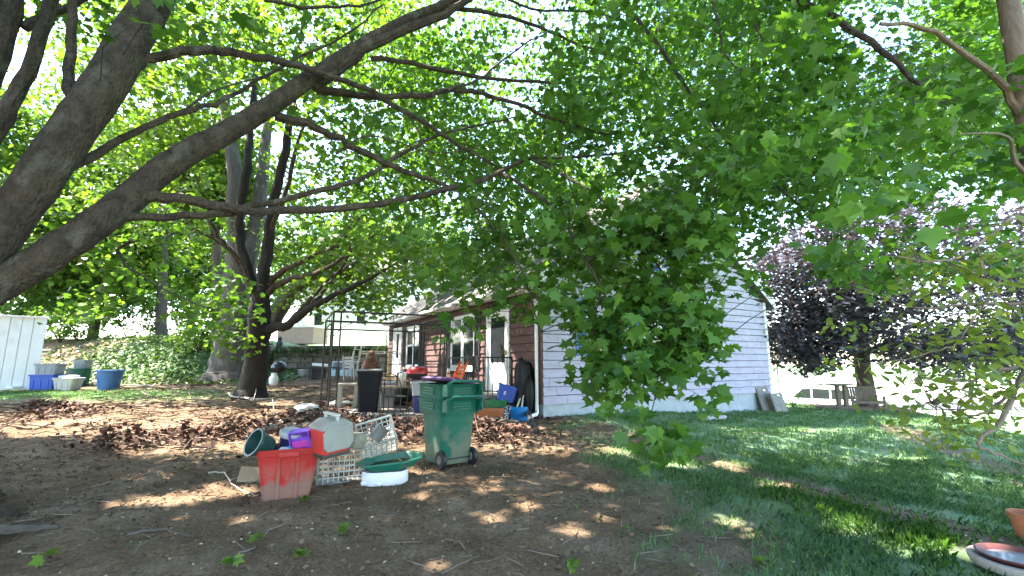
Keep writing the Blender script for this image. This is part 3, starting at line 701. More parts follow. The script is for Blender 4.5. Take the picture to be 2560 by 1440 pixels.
for q, n in ((BR[25], 20), (BR[26], 17), (BR[27], 9), (BR[28], 9), (BR[29], 11)):
    A = smooth(px(q), 6)
    for _ in range(n):
        i = RNG.integers(len(A) // 4, len(A)); C3.append(A[i, :3] + RNG.normal(0, 1, 3) * (.15, .25, .11))
C6 = region(7, 2080, 2400, 300, 700, 1.9, 2.7) + region(4, 250, 620, -20, 110, 2.4, 3.4) + region(3, 1850, 2100, 100, 500, 2.3, 3.0)
CN = C1 + C2 + C4 + C5 + C3 + C7 + C8
twigs_to(CN + C6, SMP, m_twig, MAP, .005)
PN = np.concatenate([cluster_pts(C1, 68, .58), cluster_pts(C2, 46, .5)]); nfine = len(PN)
PN = np.concatenate([PN, cluster_pts(C4, 26, .48), cluster_pts(C5, 26, .36), cluster_pts(C3, 19, .24), cluster_pts(C8, 20, .27), cluster_pts(C6, 9, .24)])
SZ = np.where(np.arange(len(PN)) < nfine, RNG.uniform(.05, .115, len(PN)), RNG.uniform(.06, .14, len(PN)))
u_, v_, f_ = pixn(PN); kk = (f_ > 1.5) & keep(PN, .8) & (PN[:, 2] > .85); PN = PN[kk]; SZ = SZ[kk]
VN = leaves(PN, SZ, MAPLE, (.1, 1.45), curl=.42); TN = tints(PN)
VN, TN = individual(MAP, VN, TN, m_leaf, 300)
cr = npmesh('crown', VN, VN.shape[1], m_leaf, MAP, TN); cr['kind'] = 'stuff'
PF = cluster_pts(C7, 70, .78); PF = PF[keep(PF, .8)]
cr = npmesh('crown', leaves(PF, RNG.uniform(.075, .13, len(PF)), MAPLE_LO, (.1, 1.45), curl=.35), len(MAPLE_LO), m_leaf, MAP, tints(PF)); cr['kind'] = 'stuff'
# the rest of its crown overhead, out of view, shaped to shade the yard
def crown_fill(n, c, r, test=None, gaps=True, shell=.25):
    o = RNG.normal(0, 1, (n, 3)); o /= np.linalg.norm(o, axis=1)[:, None]; o *= (RNG.uniform(shell, 1, n) ** .5)[:, None]
    P = np.array(c) + o * np.array(r)
    if gaps: P = P[keep(P)]
    if test is not None: P = P[test(P)]
    return P
def outside(P):
    u, v, f = pixn(P); return ~((u > -150) & (u < 2700) & (v > -230) & (v < 1500) & (f > .2)) & (P[:, 2] > 2.4) & (np.linalg.norm(P - np.array([0, 0, CAMZ]), axis=1) > 3.2)
CO = np.concatenate([crown_fill(4600, (-4.0, 2.6, 6.4), (11.5, 8.6, 4.8), outside, False), crown_fill(2600, (-8.5, 7.2, 10.2), (7.5, 5.2, 2.8), outside, False)])  # second fill is an extra crown added to shade the left mid-ground
PO = cluster_pts(CO, 26, .6); PO = PO[keep(PO) & outside(PO) & (PO[:, 0] < 2.2) & (PO[:, 1] > -.8)]  # cut back at the right and behind the camera to let fill light in
VO = leaves(PO, RNG.uniform(.17, .26, len(PO)), KITE, (.1, 1.1)); cr = npmesh('crown', VO, 4, m_leaf, MAP, tints(PO)); cr['kind'] = 'stuff'

# ---- right-hand tree at the frame edge with oval leaves
BEE = thing('beech_tree', 'slim brown tree at the right edge with small oval yellow-green leaves', 'tree', (4.3, 3.3, ground_z(4.3, 3.3))); BEE['worldspace'] = 1
m_beech = mat('beech_bark', (.16, .115, .085), .9, .3, 6, .6, 25, stretch=(2, 2, .5))
SB = []
SB.append(limb(BEE, [(Vector((4.3, 3.3, ground_z(4.3, 3.3) - .1)), .13), (Vector((4.15, 3.25, .8)), .1)] + px([(2680, 740, 3.15, .085), (2600, 470, 3.1, .075), (2560, 250, 3.1, .07), (2520, 0, 3.15, .066), (2470, -250, 3.3, .05)]), m_beech, 'trunk', 12, .004))
for q in ([(2560, 300, 3.1, .028), (2500, 200), (2420, 140, 3.0, .02), (2310, 70), (2200, 60, 2.9, .012)], [(2590, 480, 3.1, .02), (2540, 400), (2520, 340), (2400, 335, 2.8, .004)],
          [(2640, 620, 3.1, .03), (2540, 545, 2.9, .012), (2450, 610), (2350, 655), (2240, 640, 2.6, .004)], [(2440, 615, 2.8, .006), (2480, 720), (2560, 790, 2.9, .003)],
          [(2650, 700, 3.1, .04), (2575, 900, 2.9, .022), (2540, 975), (2490, 1075, 2.7, .012), (2445, 1105), (2500, 1140), (2570, 1165, 2.6, .004)], [(2540, 980, 2.85, .01), (2440, 1040), (2330, 1010, 2.7, .003)],
          [(2575, 905, 2.9, .014), (2480, 935), (2380, 955), (2250, 940, 2.9, .003)], [(2600, 760, 3.1, .014), (2450, 760), (2300, 770), (2150, 720, 3.0, .003)], [(2500, 700, 3, .008), (2400, 850), (2330, 880), (2200, 910, 3.0, .003)]):
    SB.append(limb(BEE, px(q), m_beech, 'branch', 7, .006, .1, 4))
SBn = np.concatenate(SB)[:, :3]
CB = region(64, 2180, 2600, 900, 1130, 2.4, 3.6, lambda u, v: (u - 2180) / 420 + .15) + region(48, 2050, 2600, 620, 900, 2.5, 3.8, lambda u, v: .35 + (u - 2050) / 800) + region(12, 2080, 2500, 680, 980, 2.6, 3.4) + region(22, 2220, 2620, 560, 720, 2.7, 3.8)
CBo = crown_fill(40, (4.6, 3.0, 4.8), (2.8, 2.8, 2.6), outside)
twigs_to(CB, SBn, m_twig, BEE, .003, .05, far=.9)
PB = cluster_pts(CB, 9, .19, .5); PB = PB[pixn(PB)[2] > 1.5]
VB = leaves(PB, RNG.uniform(.045, .08, len(PB)), OVAL, (-.1, 1.0), curl=.1); TBt = tints(PB)
VB, TBt = individual(BEE, VB, TBt, m_leafo, 240)
o = npmesh('crown', VB, VB.shape[1], m_leafo, BEE, TBt); o['kind'] = 'stuff'
PB2 = cluster_pts(CBo, 30, .5); PB2 = PB2[outside(PB2) & keep(PB2)]
o = npmesh('crown', leaves(PB2, RNG.uniform(.1, .16, len(PB2)), KITE, (0, .9)), 4, m_leafo, BEE, tints(PB2)); o['kind'] = 'stuff'

# ---- dark multi-stemmed tree in the middle distance
def tree_root(name, lab, u, v, **k):
    p = G(u, v); t = thing(name, lab, 'tree', p); t['worldspace'] = 1; return t, p
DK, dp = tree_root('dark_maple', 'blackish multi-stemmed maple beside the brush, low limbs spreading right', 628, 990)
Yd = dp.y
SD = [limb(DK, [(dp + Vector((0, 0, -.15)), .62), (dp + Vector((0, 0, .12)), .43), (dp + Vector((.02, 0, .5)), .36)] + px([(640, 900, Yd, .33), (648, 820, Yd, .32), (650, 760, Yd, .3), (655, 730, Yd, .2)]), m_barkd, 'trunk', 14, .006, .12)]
for q in ([(650, 770, Yd, .22), (625, 700, Yd, .17), (600, 600, Yd, .14), (600, 530), (618, 420, Yd, .13), (625, 330), (640, 150, Yd + .5, .09), (650, -50, Yd + 1, .05)],
          [(655, 760, Yd, .22), (660, 690, Yd, .18), (672, 590), (690, 480, Yd, .15), (710, 400), (722, 320, Yd - .3, .12), (745, 150), (770, -40, Yd - .8, .05)],
          [(672, 590, Yd, .08), (715, 480), (740, 380, Yd - .5, .06), (790, 220, Yd - 1, .03)],
          [(600, 660, Yd, .1), (570, 620), (545, 590, Yd - .3, .07), (520, 540), (490, 440, Yd - .6, .03)],
          [(660, 720, Yd, .12), (690, 690, Yd, .1), (740, 660), (800, 630, Yd - 1, .05), (880, 600, Yd - 2, .02)],
          [(668, 735, Yd, .12), (700, 708, Yd, .1), (760, 690), (820, 670, Yd - .8, .06), (900, 610), (960, 570, Yd - 2, .02)],
          [(648, 850, Yd, .16), (675, 822, Yd - .1, .15), (720, 812, Yd - .3, .13), (770, 775, Yd - .5, .11), (830, 740), (900, 710, Yd - 1.2, .06), (1010, 650, Yd - 2, .02)],
          [(770, 775, Yd - .5, .07), (820, 715), (860, 660, Yd - .9, .04), (900, 560, Yd - 1.5, .02)],
          [(720, 810, Yd - .3, .07), (780, 745), (830, 690), (880, 660, Yd + .5, .03)],
          [(655, 770, Yd, .1), (630, 720), (590, 640, Yd - 1.2, .05), (470, 560, Yd - 2, .02)]):
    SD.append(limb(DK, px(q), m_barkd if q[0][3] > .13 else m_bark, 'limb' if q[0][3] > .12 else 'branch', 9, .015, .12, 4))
SDn = np.concatenate(SD)[:, :3]
def crown(root, C, n, rad, size, shape, m, S_=None, tilt=(.2, 1.2), gaps=True, tw=.008, ts=None):
    P = cluster_pts(C, n, rad)
    if gaps: P = P[keep(P)]
    V = leaves(P, RNG.uniform(size[0], size[1], len(P)), shape, tilt)
    o = npmesh('crown', V, V.shape[1], m, root, tints(P) if ts is None else ts(P)); o['kind'] = 'stuff'
    if S_ is not None: twigs_to([c for c in C if random.random() < .5], S_, m_twig, root, tw, .05, far=2.5)
CD = region(370, 200, 1080, -60, 780, Yd - 4.2, Yd + 2.5, lambda u, v: (.25 + .75 * (v < 320)) * (1 if v < 500 else .55) * (0.12 if 540 < u < 780 and v > 220 else 1))
CD += region(30, 900, 1250, 540, 725, Yd - 3.5, Yd - .5) + region(150, 680, 1120, 380, 760, Yd + .8, Yd + 5) + region(46, 760, 1010, 610, 765, Yd + 1, Yd + 6) + region(9, 490, 600, 740, 860, Yd - 1.6, Yd - .3)
crown(DK, CD, 38, .66, (.12, .19), MAPLE_LO, m_leafb, SDn)
CDo = np.concatenate([crown_fill(1500, (dp.x + 1, dp.y - .5, 8.5), (6.2, 5.0, 4.5), outside), crown_fill(1800, (dp.x - 6, dp.y + .5, 11.5), (8.5, 4.5, 3.0), outside)])  # unseen crown, enlarged to shade the ground around the brush and patio
crown(DK, CDo, 24, .8, (.22, .3), KITE, m_leafb)

# ---- old giant behind it
OL, op_ = tree_root('old_maple', 'huge old grey maple trunk standing behind the dark tree', 585, 950)
Yo = op_.y
SO = [limb(OL, [(op_ + Vector((0, 0, -.35)), 1.75), (op_ + Vector((0, 0, .02)), 1.3), (op_ + Vector((0, 0, .4)), 1.0)] + px([(590, 860, Yo, .78), (596, 780, Yo, .68), (602, 700, Yo, .62), (600, 640, Yo, .55)]), m_barkg, 'trunk', 18, .01, .1)]
for q in ([(598, 680, Yo, .4), (590, 560), (585, 420, Yo, .3), (560, 200, Yo + 1, .18), (540, -60, Yo + 2, .08)], [(610, 690, Yo, .4), (640, 560), (660, 400, Yo + 1, .25), (690, 150, Yo + 2, .12)],
          [(620, 870, Yo, .45), (680, 800, Yo - .2, .36), (720, 740, Yo - .4, .3), (790, 680, Yo - 1, .2), (900, 540, Yo - 2, .1)]):
    SO.append(limb(OL, px(q), m_barkg, 'limb', 10, .03, .1, 4))
CO2 = region(400, 50, 1250, -250, 640, Yo - 3, Yo + 6, lambda u, v: .3 + .7 * (v < 350))
crown(OL, CO2, 46, 1.05, (.18, .28), KITE, m_leafb, np.concatenate(SO)[:, :3], tw=.015)

# ---- slender trunks and trees along the lane
def far_tree(lab, u, v, Y, h, r, lean=0, crown_n=70, cr=(3.2, 3.2, 3.0), cz=.75, m=m_leafb, bark=m_barkg, size=(.24, .4), n=46, rad=1.1, name='lane_tree', cb=True):
    p = at(u, v, Y); p.z = ground_z(p.x, p.y)
    t = thing(name, lab, 'tree', p, group=None); t['worldspace'] = 1
    top = p + Vector((lean, 0, h)); A = limb(t, [(p + Vector((0, 0, -.2)), r * 1.5), (p + Vector((lean * .03, 0, .4)), r * 1.05), (p.lerp(top, .4) + Vector((.1 * r, 0, 0)), r * .8), (p.lerp(top, .75), r * .55), (top, r * .15)], bark, 'trunk', 10, .02, .1)
    SS = [A]
    for i in range(7):
        f = random.uniform(.38, .92); b0 = p.lerp(top, f); an = random.uniform(0, 6.28); L = cr[0] * (1.15 - f) * random.uniform(.8, 1.3)
        SS.append(limb(t, [(b0, r * .4 * (1.2 - f)), (b0 + Vector((math.cos(an) * L * .5, math.sin(an) * L * .5, L * .35)), r * .25 * (1.2 - f)), (b0 + Vector((math.cos(an) * L, math.sin(an) * L, L * .6)), .01)], bark, 'branch', 6, .02))
    C = crown_fill(crown_n, p + Vector((lean * cz, 0, h * cz)), cr, None, False, .1)
    crown(t, C, n, rad, size, KITE, m, np.concatenate(SS)[:, :3], gaps=False, tw=.012)
    return t
far_tree('thin straight tree just left of the giant trunk', 538, 900, 21.5, 10, .26, -1.2, 135, (2.6, 3, 3.2), .85)
far_tree('leaning grey tree high on the bank, left of the limbs', 400, 880, 27, 14, .3, -1.5, 202, (4, 4, 4), .75)
far_tree('leafy tree above the bank behind the white panel', 60, 860, 24, 9, .22, .3, 292, (4.2, 3.5, 3.8), .55)
far_tree('round bright tree beyond the lane at far left', 230, 850, 30, 11, .3, 0, 292, (4.8, 4, 4.6), .55)
far_tree('pale sunlit tree across the lane behind the giant', 470, 848, 36, 12, .3, .4, 292, (5.5, 4, 5), .6)
far_tree('tall tree whose crown fills the sky at upper left', -150, 850, 26, 15, .35, .8, 382, (5.5, 5, 5.5), .7)
far_tree('distant tree above the neighbouring white house', 820, 860, 44, 15, .4, 1, 375, (9, 5, 6), .56)
far_tree('distant tree behind the far corner of the back wall', 1010, 860, 41, 15, .4, 0, 325, (7, 5, 6), .6)
far_tree('leafy tree rising beyond the roof ridge', 1480, 870, 36, 17, .4, 0, 337, (8, 6, 6), .72)

# ---- copper-leaved tree on the right
CP = Vector((14.6, 18.6, 0)); CP = at(2160, 960, 18.4); CP.z = ground_z(CP.x, CP.y)
CU = thing('copper_tree', 'broad copper-purple leaved tree spreading over the wooden bench', 'tree', CP); CU['worldspace'] = 1
m_cbark = mat('copper_bark', (.07, .055, .05), .95, .3, 4, .8, 18, stretch=(2, 2, .4))
SC_ = [limb(CU, [(CP + Vector((0, 0, -.2)), .5), (CP + Vector((0, 0, .3)), .33)] + px([(2155, 900, 18.4, .27), (2150, 860, 18.4, .3), (2145, 780, 18.4, .34), (2140, 700, 18.4, .28), (2130, 600, 18.6, .2), (2120, 480, 19, .06)]), m_cbark, 'trunk', 14, .01, .12)]
for q in ([(2150, 880, 18.4, .16), (2080, 855), (2010, 835, 17.6, .09), (1930, 850, 16.6, .03)], [(2148, 865, 18.4, .15), (2090, 830), (2020, 800, 18, .08), (1940, 740, 17.4, .03)], [(2160, 880, 18.4, .15), (2230, 860), (2330, 845, 17, .08), (2480, 830, 15.5, .03)],
          [(2160, 850, 18.4, .14), (2230, 800), (2330, 740, 18, .07), (2460, 690, 17, .02)], [(2150, 800, 18.4, .15), (2080, 700), (2000, 640, 19, .05), (1940, 600, 19, .02)], [(2150, 780, 18.4, .15), (2230, 680), (2330, 600, 19, .05), (2450, 560, 19, .02)], [(2158, 890, 18.4, .1), (2190, 870, 17, .08), (2240, 850, 15.5, .05), (2300, 860, 14, .02)]):
    SC_.append(limb(CU, px(q), m_cbark, 'limb', 9, .02, .12, 4))
CC = region(800, 1880, 2700, 500, 930, 15.2, 21, lambda u, v: (1 if v < np.interp(u, [1880, 1910, 1950, 2000, 2050, 2100, 2140, 2200, 2300, 2400, 2640], [780, 820, 915, 900, 930, 870, 820, 890, 900, 925, 940]) else 0) * (.5 if abs(u - 2140) < 60 and v > 820 else 1) * (1 if v > np.interp(u, [1880, 1960, 2100], [640, 570, 500]) else 0) * (.6 if (u > 2330 and v < 640) else 1))
CC += region(34, 1930, 2090, 840, 910, 15, 17) + region(46, 2220, 2620, 850, 905, 15, 18)
CC += region(110, 1890, 2180, 640, 860, 15.0, 17.0, lambda u, v: v < 880 - .2 * abs(u - 2000))
crown(CU, CC, 46, .7, (.13, .23), KITE, m_leafp, np.concatenate(SC_)[:, :3], (-.2, .9), False)
# ---------------------------------------------------------------- things in the yard
R = math.radians
def plastic(name, c, rough=.42, dirt=True, amt=.5):
    return mat(name, c, rough, .1, 4, .08, 30, dirt=((.16, .125, .09), 3.2, .52, amt) if dirt else None)
def sc(p): return p.y / FPX           # metres per photo pixel at that depth
def tote(name, lab, cat, p, w, d, h, m, rz=0, lid=None, tp=.84, handles=True, rot=None, open_=True, group=None, z=None):
    p = Vector(p)
    if z is not None: p.z = z
    t = thing(name, lab, cat, p, rz, group, rot)
    b_ = MB(); r = min(w, d) * .14
    secs = [(0, w * tp, d * tp, r), (h * .9, w * .97, d * .97, r), (h * .9, w * 1.03, d * 1.03, r), (h, w * 1.05, d * 1.05, r)]
    if open_ and lid is None: secs += [(h, w * .96, d * .96, r), (h * .88, w * .93, d * .93, r), (.03, w * tp * .94, d * tp * .94, r)]
    b_.loft(secs, 3); b_.obj('body', m, t, True)
    if handles:
        for s_ in (-1, 1):
            hd = MB(); hd.box((s_ * w * .525, 0, h * .84), (w * .05, d * .3, h * .06)); hd.obj('handle', m, t, False, .004)
    for s_ in (-.28, 0, .28): rb = MB(); rb.box((s_ * w, -d * (tp + .97) / 4 - .004, h * .42), (w * .03, .014, h * .6), (math.atan2(d * (.97 - tp) / 2, h * .9), 0, 0)); rb.obj('rib', m, t)
    if lid is not None:
        L = MB(); L.loft([(h + .002, w * 1.08, d * 1.08, r), (h + .03, w * 1.08, d * 1.08, r), (h + .04, w * .98, d * .98, r), (h + .034, w * .8, d * .8, r)], 3); L.obj('lid', lid, t, True)
    return t

# ---- nested green wheelie bins
m_gbin = mat('green_cart_plastic', (.007, .10, .07), .42, .15, 4, .08, 30, dirt=((.15, .15, .1), 3.4, .42, .7, .75)); m_blk = plastic('black_plastic', (.012, .012, .014), .5, False)
def cart(name, lab, p, rz, wheels, s=1.0):
    t = thing(name, lab, 'bin', p, rz, 'green wheelie bins'); t.scale = (.95, .95, .95)
    b_ = MB(); H = .93
    b_.loft([(.05, .50, .46, .06, .0, 0), (.12, .53, .48, .07, 0, 0), (.62, .62, .54, .08, .0, 0), (.72, .64, .56, .08, 0, 0), (.72, .70, .62, .09, 0, 0), (.78, .72, .64, .09, 0, 0), (.90, .74, .655, .09, 0, 0), (H, .77, .69, .09, 0, 0), (H, .71, .63, .08, 0, 0), (.7, .61, .53, .07, 0, 0), (.1, .5, .45, .06, 0, 0)], 4)
    b_.obj('body', m_gbin, t, True)
    for z in (.80, .835, .87):
        for c_, d_ in (((0, .325, z), (.32, .036, .018)), ((0, -.325, z), (.32, .036, .018)), ((-.362, 0, z), (.036, .4, .018)), ((.362, 0, z), (.036, .3, .018))): r_ = MB(); r_.box(c_, d_); r_.obj('rib', m_gbin, t, False, .003)
    h_ = MB(); h_.tube([(.33, -.27, .74), (.42, -.28, .82), (.47, -.27, .95), (.47, -.2, .975), (.47, .2, .975), (.47, .27, .95), (.42, .28, .82), (.33, .27, .74)], .02, 8); h_.obj('handle', m_gbin, t, True)
    hb_ = MB(); hb_.box((.4, -.29, .85), (.12, .02, .16)); hb_.box((.4, .29, .85), (.12, .02, .16)); hb_.obj('bracket', m_gbin, t, False, .004)
    if wheels:
        for y0 in (-.25, .25):
            w = MB(); w.lathe([(.02, -.03), (.115, -.03), (.125, -.015), (.125, .015), (.115, .03), (.02, .03)], 18, M=Matrix.Translation((.26, y0, .125)) @ Matrix.Rotation(R(90), 4, 'X')); W_ = w.obj('wheel', m_blk, t, True)
            q = MB(); q.lathe([(.0, -.034), (.05, -.038), (.06, -.03), (.06, .03), (.05, .038), (0, .034)], 12, M=Matrix.Translation((.26, y0, .125)) @ Matrix.Rotation(R(90), 4, 'X')); q.obj('hub', mat('grey_plastic', (.12, .12, .12), .5), W_, True)
        ax = MB(); ax.tube([(.26, -.26, .125), (.26, .26, .125)], .012, 6); ax.obj('axle', m_iron, t)
    return t
pb = G(1118, 1160); crz = R(-52)
cart('wheelie_bin', 'dirty green wheelie bin with black wheels, lower of the nested pair', pb, crz, True)
cart('wheelie_bin', 'upper green wheelie bin nested inside the lower one, no wheels showing', pb + Vector((0, 0, .2)), crz, False)
pl = MB(); pl.loft([(0, .62, .54, .08), (.025, .66, .58, .08), (.05, .62, .54, .08)], 4); pl.box((0, 0, .052), (.012, .5, .012))
o = pl.obj('bin_lid', plastic('purple_plastic', (.12, .055, .17), .5), None, True); o.location = pb + Vector((-.02, .06, 1.09)); o.rotation_euler = (R(-9), 0, crz + R(8))
tag(o, 'dull purple lid lying on top of the green bins', 'lid')

# ---- red tub with its load
pr = G(716, 1240); rrz = R(24)
m_redp = mat('red_tub_plastic', (.36, .02, .018), .45, .12, 4, .08, 30, dirt=((.2, .13, .1), 4.5, .40, .9, .42), stretch=(1, 1, .8))
t = thing('red_tub', 'muddy red plastic tub piled with pots and toys', 'tub', pr, rrz)
b_ = MB(); h, w, d = .53, .62, .46
b_.loft([(0, w * .72, d * .72, .05), (.02, w * .75, d * .75, .06), (h * .86, w * .96, d * .96, .06), (h * .87, w * 1.0, d * 1.0, .06), (h, w * 1.03, d * 1.03, .06), (h, w * .96, d * .96, .05), (h * .86, w * .9, d * .9, .05), (.03, w * .68, d * .68, .05)], 4); b_.obj('body', m_redp, t, True)
for x0 in (-.09, .09):
    gv = MB(); gv.box((x0, -.197, h * .42), (.035, .022, h * .8), (R(6.3), 0, 0)); gv.obj('rib', m_redp, t, False, .008)
hd = MB(); hd.box((0, -d * .515, h * .9), (.2, .03, .05)); hd.obj('handle', m_redp, t, False, .008)
def onred(x, y, z): return pr + Matrix.Rotation(rrz, 3, 'Z') @ Vector((x, y, z))
m_gpot = plastic('dark_green_plastic', (.012, .05, .045), .4, True, .3)
def pot(name, lab, cat, p, rt, rb, h, m, rot=(0, 0, 0), rim=.015, n=24):
    b_ = MB(); b_.lathe([(rb * .2, .002), (rb, 0), (rt, h * .85), (rt + rim, h * .85), (rt + rim, h), (rt - .006, h), (rt - .012, h * .8), (rb - .01, .02), (.005, .02)], n)
    o = b_.obj(name, m, None, True); o.location = p; o.rotation_euler = rot; return tag(o, lab, cat)
pot('flower_pot', 'dark green plastic flower pot tipped on its side in the red tub', 'pot', onred(-.2, -.03, .53), .135, .095, .2, m_gpot, (R(62), R(-30), R(-20)))
bk = thing('bucket', 'navy bucket with pale grey lid tilted in the red tub', 'bucket', onred(-.02, .08, .44), rot=(R(8), R(14), 0))
b_ = MB(); b_.lathe([(.05, 0), (.105, 0), (.125, .22)], 24); b_.obj('body', plastic('navy_plastic', (.012, .016, .07), .4, False), bk, True)
b_ = MB(); b_.lathe([(.137, .2), (.142, .235), (.135, .25), (.12, .255), (.11, .245), (.0, .246)], 24); b_.obj('lid', plastic('pale_grey_plastic', (.4, .4, .42), .5, True, .2), bk, True)
ty = thing('toy_crate', 'bright purple plastic toy crate sticking out of the red tub', 'toy', onred(.13, -.06, .52), rot=(R(14), R(-8), rrz - R(14)))
m_pur = plastic('violet_plastic', (.19, .07, .5), .35, False); b_ = MB()
b_.box((0, .02, .1), (.21, .012, .2)); b_.box((-.1, -.04, .1), (.012, .12, .2)); b_.box((.1, -.04, .1), (.012, .12, .2)); b_.box((0, -.04, .005), (.21, .12, .012)); b_.obj('case', m_pur, ty, False, .003)
b_ = MB(); b_.box((0, -.02, .19), (.2, .1, .012)); b_.box((0, -.05, .11), (.19, .012, .03)); b_.box((0, -.05, .16), (.012, .012, .08)); b_.obj('divider', m_pur, ty, False, .003)
b_ = MB(); b_.box((0, -.035, .055), (.18, .07, .08)); b_.obj('drawer', plastic('magenta_plastic', (.42, .05, .3), .4, False), ty, False, .006)
b_ = MB(); b_.box((.12, -.06, .07), (.05, .06, .09), (0, .3, .2)); b_.obj('clip', plastic('blue_toy_plastic', (.03, .13, .4), .4, False), ty, False, .006)
for q, (x, y, c, lb) in enumerate(((-.05, -.12, (.5, .52, .55), 'pale scrap of plastic on the front rim of the red tub'), (.03, -.1, (.05, .2, .33), 'teal blue scrap of cloth inside the red tub'), (-.19, .12, (.07, .05, .04), 'dark brown rag at the back of the red tub'))):
    b_ = MB(); b_.box((0, 0, 0), (.12, .09, .05)); o = b_.obj('scrap', mat('scrap_%d' % q, c, .6, .2), None, False, .018); o.location = onred(x, y, .5); o.rotation_euler = (.4, .3 * q, q * 1.3); tag(o, lb, 'scrap')
# load bed inside the tub so that the pots rest on something
b_ = MB(); b_.loft([(.05, w * .7, d * .7, .05), (.44, w * .84, d * .84, .05), (.455, w * .6, d * .6, .05)], 3); o = b_.obj('packed_rags', mat('dark_rags', (.03, .03, .035), .9, .5, 12, .6, 20), None, True); o.location = pr; o.rotation_euler = (0, 0, rrz); tag(o, 'dark rags packed inside the red tub under the pots', 'rags')

# ---- lattice crates, cooler, tray
m_wpl = plastic('white_lattice_plastic', (.55, .55, .51), .5, True, .4)
def lattice_crate(lab, p, w, d, h, rot, cell=.058):
    t = thing('lattice_crate', lab, 'crate', p, rot=rot, group='white lattice crates'); b = .011
    def panel(o, ex, ey, L, Hh):
        mb = MB(); n1, n2 = max(2, round(L / cell)), max(2, round(Hh / cell))
        for i in range(n1 + 1): a = o + ex * (L * i / n1); mb.bar(a, a + ey * Hh, b if 0 < i < n1 else b * 2)
        for j in range(n2 + 1): a = o + ey * (Hh * j / n2); mb.bar(a, a + ex * L, b if 0 < j < n2 else b * 1.9)
        mb.obj('lattice_panel', m_wpl, t)
    X, Y, Z = Vector((1, 0, 0)), Vector((0, 1, 0)), Vector((0, 0, 1)); o = Vector((-w / 2, -d / 2, 0))
    panel(o, X, Z, w, h); panel(o + Y * d, X, Z, w, h); panel(o, Y, Z, d, h); panel(o + X * w, Y, Z, d, h); panel(o, X, Y, w, d)
    rm = MB(); 
    for a, c in ((o, o + X * w), (o + X * w, o + X * w + Y * d), (o + X * w + Y * d, o + Y * d), (o + Y * d, o)): rm.bar(a + Z * h, c + Z * h, .026, .02)
    rm.obj('rim', m_wpl, t); return t
pc = G(862, 1196); lattice_crate('white lattice crate standing upright right of the red tub', pc, .64, .36, .37, (0, 0, R(24)))
pc2 = at(948, 1122, 5.75); lattice_crate('smaller white lattice crate tipped backwards with a grey mug in it', pc2, .42, .34, .3, (R(-34), R(-14), R(22)))
b_ = MB(); b_.lathe([(.0, .004), (.075, 0), (.085, .16), (.09, .17), (.08, .17), (.07, .03), (0, .03)], 20); b_.tube([(.083, 0, .14), (.13, 0, .13), (.14, 0, .08), (.12, 0, .04), (.078, 0, .03)], .009, 6)
o = b_.obj('mug', mat('grey_enamel', (.13, .13, .12), .4, .15), None, True); o.location = at(935, 1098, 5.6); o.rotation_euler = (R(28), R(-26), R(150)); tag(o, 'large dark grey mug lying in the tipped lattice crate', 'mug')
b_ = MB(); b_.lathe([(0, 0), (.09, .02), (.12, .08), (.115, .13), (.08, .175), (0, .19)], 20, sx=1.1); o = b_.obj('stone_ball', mat('greenish_stone', (.2, .2, .15), .9, .25, 9, .4, 40), None, True); o.location = at(887, 1122, 5.45); tag(o, 'rounded greenish grey lump on the upright lattice crate', 'stone')
co = thing('cooler', 'small red and grey picnic cooler perched beside the red tub', 'cooler', at(826, 1126, 5.25), rot=(R(4), R(-4), R(52)))
m_cred = plastic('cooler_red', (.55, .05, .04), .4, True, .15); m_cgr = plastic('cooler_grey', (.27, .28, .26), .5, True, .3)
b_ = MB(); b_.loft([(0, .32, .26, .04), (.03, .34, .28, .04), (.26, .36, .30, .03)], 3); b_.obj('body', m_cred, co, True)
b_ = MB(); hexp = [(-.13, .03), (.13, .03), (.18, .1), (.17, .27), (.12, .3), (-.13, .3), (-.18, .22), (-.17, .08)]
b_.prism(hexp, .03, Matrix.Translation((0, -.155, 0))); b_.obj('side_shell', m_cgr, co, False, .012)
b_ = MB(); b_.prism(hexp, .03, Matrix.Translation((0, .155, 0))); b_.obj('side_shell', m_cgr, co, False, .012)
b_ = MB(); b_.loft([(.262, .37, .31, .03), (.3, .36, .30, .03), (.34, .22, .28, .03), (.35, .2, .26, .03)], 3); b_.obj('lid', m_cgr, co, True)
b_ = MB()
for y0 in (-.12, .12): b_.bar((0, y0, .33), (0, y0, .40), .03, .03)
b_.bar((0, -.14, .40), (0, .14, .40), .05, .025); b_.obj('handle', plastic('cooler_white', (.5, .5, .48), .5, True, .2), co, False, .006)
b_ = MB(); b_.box((0, 0, -.02), (.33, .27, .045)); b_.obj('base', mat('cooler_base', (.05, .045, .04), .6), co, False, .01)
pt = G(962, 1206)
ws = thing('foot_bath', 'white curved plastic base under the green tray', 'basin', pt, R(14))
b_ = MB(); sec = []
for z, s_ in ((0, .93), (.02, 1.0), (.13, 1.0), (.15, .96), (.15, .9), (.04, .85)): sec.append((z, .54 * s_, .36 * s_, .15 * s_))
b_.loft(sec, 6); b_.obj('shell', plastic('white_plastic', (.62, .64, .68), .45, True, .2), ws, True)
for x0 in (-.23, -.06):
    b_ = MB(); b_.lathe([(.0, 0), (.035, 0), (.045, .02), (.035, .045), (0, .05)], 12, M=Matrix.Translation((x0, -.17 + (.06 if x0 < -.1 else 0), .01))); b_.obj('foot', MATS['white_plastic'], ws, True)
gt = thing('tray', 'dark green plastic tray with pointed ends resting on a white base', 'tray', pt + Vector((.05, .03, .165)), rot=(R(6), R(-5), R(15)))
b_ = MB(); V = []; F = []
outl = [(-.38, 0), (-.27, -.17), (.16, -.2), (.36, -.11), (.38, .08), (.22, .2), (-.22, .19)]
